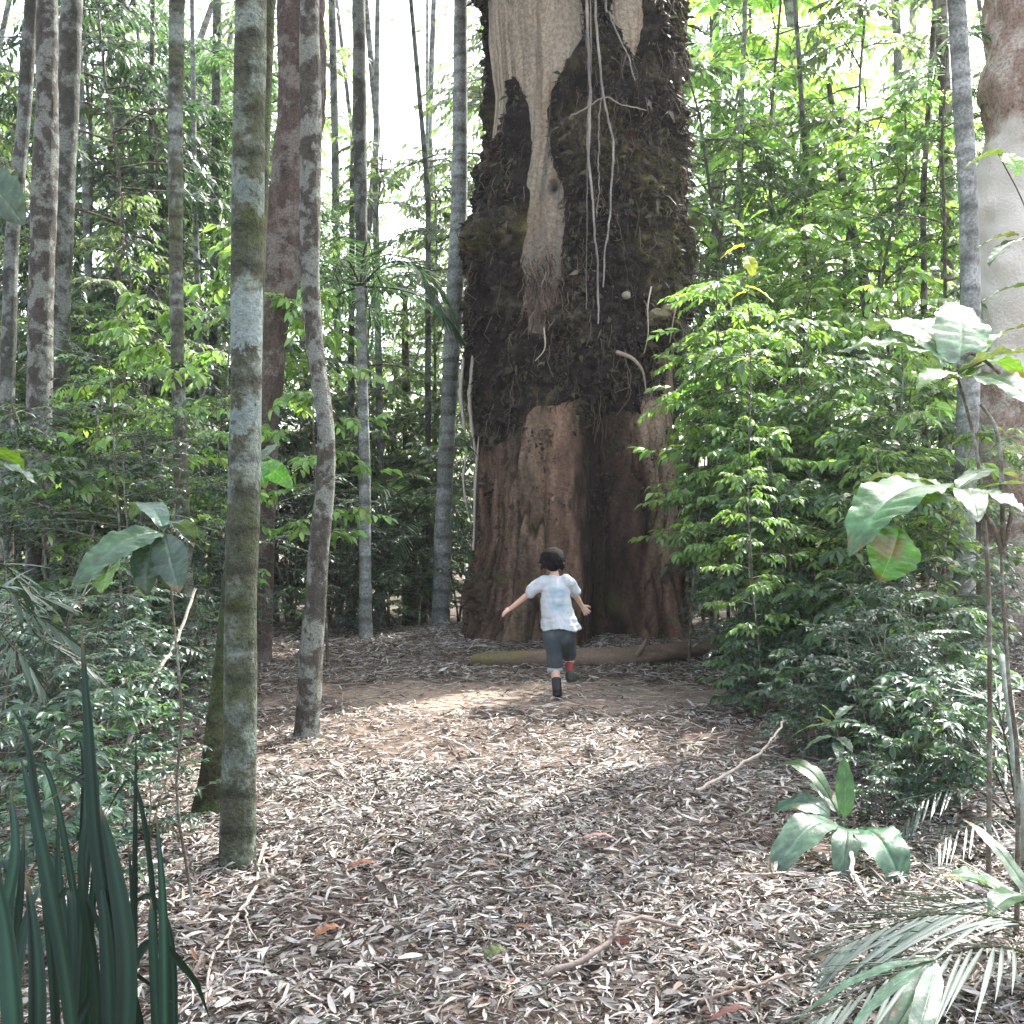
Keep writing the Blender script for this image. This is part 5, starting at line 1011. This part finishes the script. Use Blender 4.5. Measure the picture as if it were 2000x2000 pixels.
    # t-shirt
    hem_l, hem_r = q(1058, 1226, -.02), q(1131, 1222, -.01)
    def shirt(mb):
        rings = [(q(1084, 1124, 0), .038, .038), (q(1083.5, 1130, 0), .072, .048), (q(1084, 1137, 0), .096, .058), (q(1085, 1150, -.003), .099, .068), (q(1086, 1170, -.006), .104, .074), (q(1087, 1190, -.010), .107, .078), (q(1089, 1206, -.014), .113, .084), (q(1093, 1219, -.018), .124, .09), (q(1095, 1229, -.02), .134, .094)]
        th = np.linspace(0, 2 * np.pi, 48, endpoint=False); V = []
        for i, (c, a, b) in enumerate(rings):
            w = (i / 8) ** 2 * .07 * np.sin(th * 7 + 1) + (i / 8) ** 2 * .05 * np.sin(th * 4 + 2); z = .010 * (i / 8) ** 4 * np.sin(th * 3 + .5) 
            V += [[c[0] + a * (1 + w[k]) * math.cos(th[k]), c[1] + b * (1 + w[k]) * math.sin(th[k]), c[2] + z[k]] for k in range(48)]
        V = np.array(V); Fc = [[i * 48 + j, i * 48 + (j + 1) % 48, (i + 1) * 48 + (j + 1) % 48, (i + 1) * 48 + j] for i in range(8) for j in range(48)]
        mb.add(V, Fc); n = mb.n
        mb.v.append(np.array([rings[0][0], rings[-1][0] + [0, 0, .02]])); mb.c.append(np.ones((2, 3))); mb.n += 2
        j = np.arange(48); mb.f.append(np.stack([(j + 1) % 48, j, np.full(48, n)], -1)); mb.f.append(np.stack([384 + j, 384 + (j + 1) % 48, np.full(48, n + 1)], -1))
        limb(mb, [sl + [.02, 0, -.004], sl * .8 + el * .2, sl * .25 + el * .75], [.050, .048, .043]); limb(mb, [sr_ + [-.02, 0, -.004], sr_ * .8 + er * .2, sr_ * .25 + er * .75], [.050, .048, .043])
    def fold(V): return .013 * fbm(V * [24, 24, 8], 3, 4) + .007 * fbm(V * [9, 9, 34], 2, 6)
    def shc(V):
        c = np.tile(np.array([.50, .53, .56]), (len(V), 1)); u = (V[:, 0] - X(1087, Yc)) / .055; w = (V[:, 2] - Z(1168, Yc)) / .085
        pr = sstep(1.15, .85, np.maximum(np.abs(u), np.abs(w)) + .12 * fbm(V * 40, 2, 3)) * (V[:, 1] < Yc) * sstep(-.5, .1, fbm(V * 22, 2, 8) + .15)
        c = c * (1 - .5 * pr[:, None]) + np.array([.22, .40, .50]) * .5 * pr[:, None]; return c * (1 + .05 * fbm(V * 60, 2, 2)[:, None])
    so = remeshed('t_shirt', shirt, .0055, plain_mat('cotton', .85, 220, .1, .15, .2, .12, .002), root, 2, shc, fold)
    so['label'] = 'loose pale blue grey t-shirt with a faded bluish print on the back'
    def shorts(mb):
        blob(mb, (hipl + hipr) / 2 + [0, 0, .01], (.098, .072, .072)); limb(mb, [hipl + [0, 0, -.02], hipl * .45 + kl * .55, kl + [0, -.004, -.018]], [.068, .058, .053]); limb(mb, [hipr + [0, 0, -.02], hipr * .45 + kr * .55, kr * .9 + hipr * .1], [.068, .057, .050])
    remeshed('shorts', shorts, .0055, plain_mat('denim', .9, 200, .25, .2, .15, 0, .002), root, 1, lambda V: np.array([.060, .074, .084]) * (1 + .35 * fbm(V * 22, 3, 4)[:, None]), lambda V: .007 * fbm(V * [24, 24, 12], 3, 14))
    cf = MB(); tubes(cf, np.array([kl + [0, -.004, -.028], kl + [0, -.005, -.038], kl + [0, -.006, -.050], kl + [.001, -.007, -.058]]), np.array([.050, .056, .056, .049]), 20, (.30, .36, .38)); cf.build('rolled_cuff', M['litter'], root)['label'] = 'pale turned up hem of the nearer leg'
    sb = MB(); tubes(sb, np.array([kr * .62 + ar * .38, kr * .35 + ar * .65, ar + [0, 0, -.0]]), np.array([.034, .032, .031]), 16, (.24, .045, .04)); sb.build('sock', M['litter'], root)['label'] = 'red sock on the farther leg'
    def bootl(mb):
        limb(mb, [al * .62 + kl * .38, al + [0, 0, .01], al + [.002, .012, -.02]], [.034, .033, .034]); limb(mb, [al + [.002, .0, -.018], al + [.012, .065, -.040], al + [.016, .095, -.046]], [.032, .030, .024])
    remeshed('boot', bootl, .005, plain_mat('boot_leather', .6, 60, .3, .2, .4), root, 1, lambda V: np.tile([.014, .010, .012], (len(V), 1)))
    def shoer(mb):
        limb(mb, [ar + [0, -.01, .0], ar + [0, -.012, -.02]], [.034, .033]); limb(mb, [ar + [0, -.01, -.02], ar + [.03, .06, -.03], ar + [.045, .09, -.03]], [.033, .030, .024])
    remeshed('shoe', shoer, .005, plain_mat('shoe_fabric', .7, 80, .4, .2, .3), root, 1, lambda V: np.tile([.05, .055, .05], (len(V), 1)))
child()

# ------------------------------------------------------------------ haze volume added to brighten the far trees
def haze():
    x0, x1, y0, y1, z0, z1 = -95, 95, -45, 135, -14, 24
    V = [(x, y, z) for z in (z0, z1) for y in (y0, y1) for x in (x0, x1)]
    Fc = [(0, 2, 3, 1), (4, 5, 7, 6), (0, 1, 5, 4), (2, 6, 7, 3), (0, 4, 6, 2), (1, 3, 7, 5)]
    m, n, l, out = nodes('haze_air'); v = n.new('ShaderNodeVolumePrincipled'); v.inputs['Color'].default_value = (.92, .95, .97, 1); v.inputs['Density'].default_value = .0009; v.inputs['Anisotropy'].default_value = .3
    l.new(v.outputs[0], out.inputs['Volume']); mb = MB(); mb.add(V, Fc); tag(mb.build('haze', m, smooth=False), 'thin pale haze added to brighten the far trees', 'haze', kind='stuff')
haze()
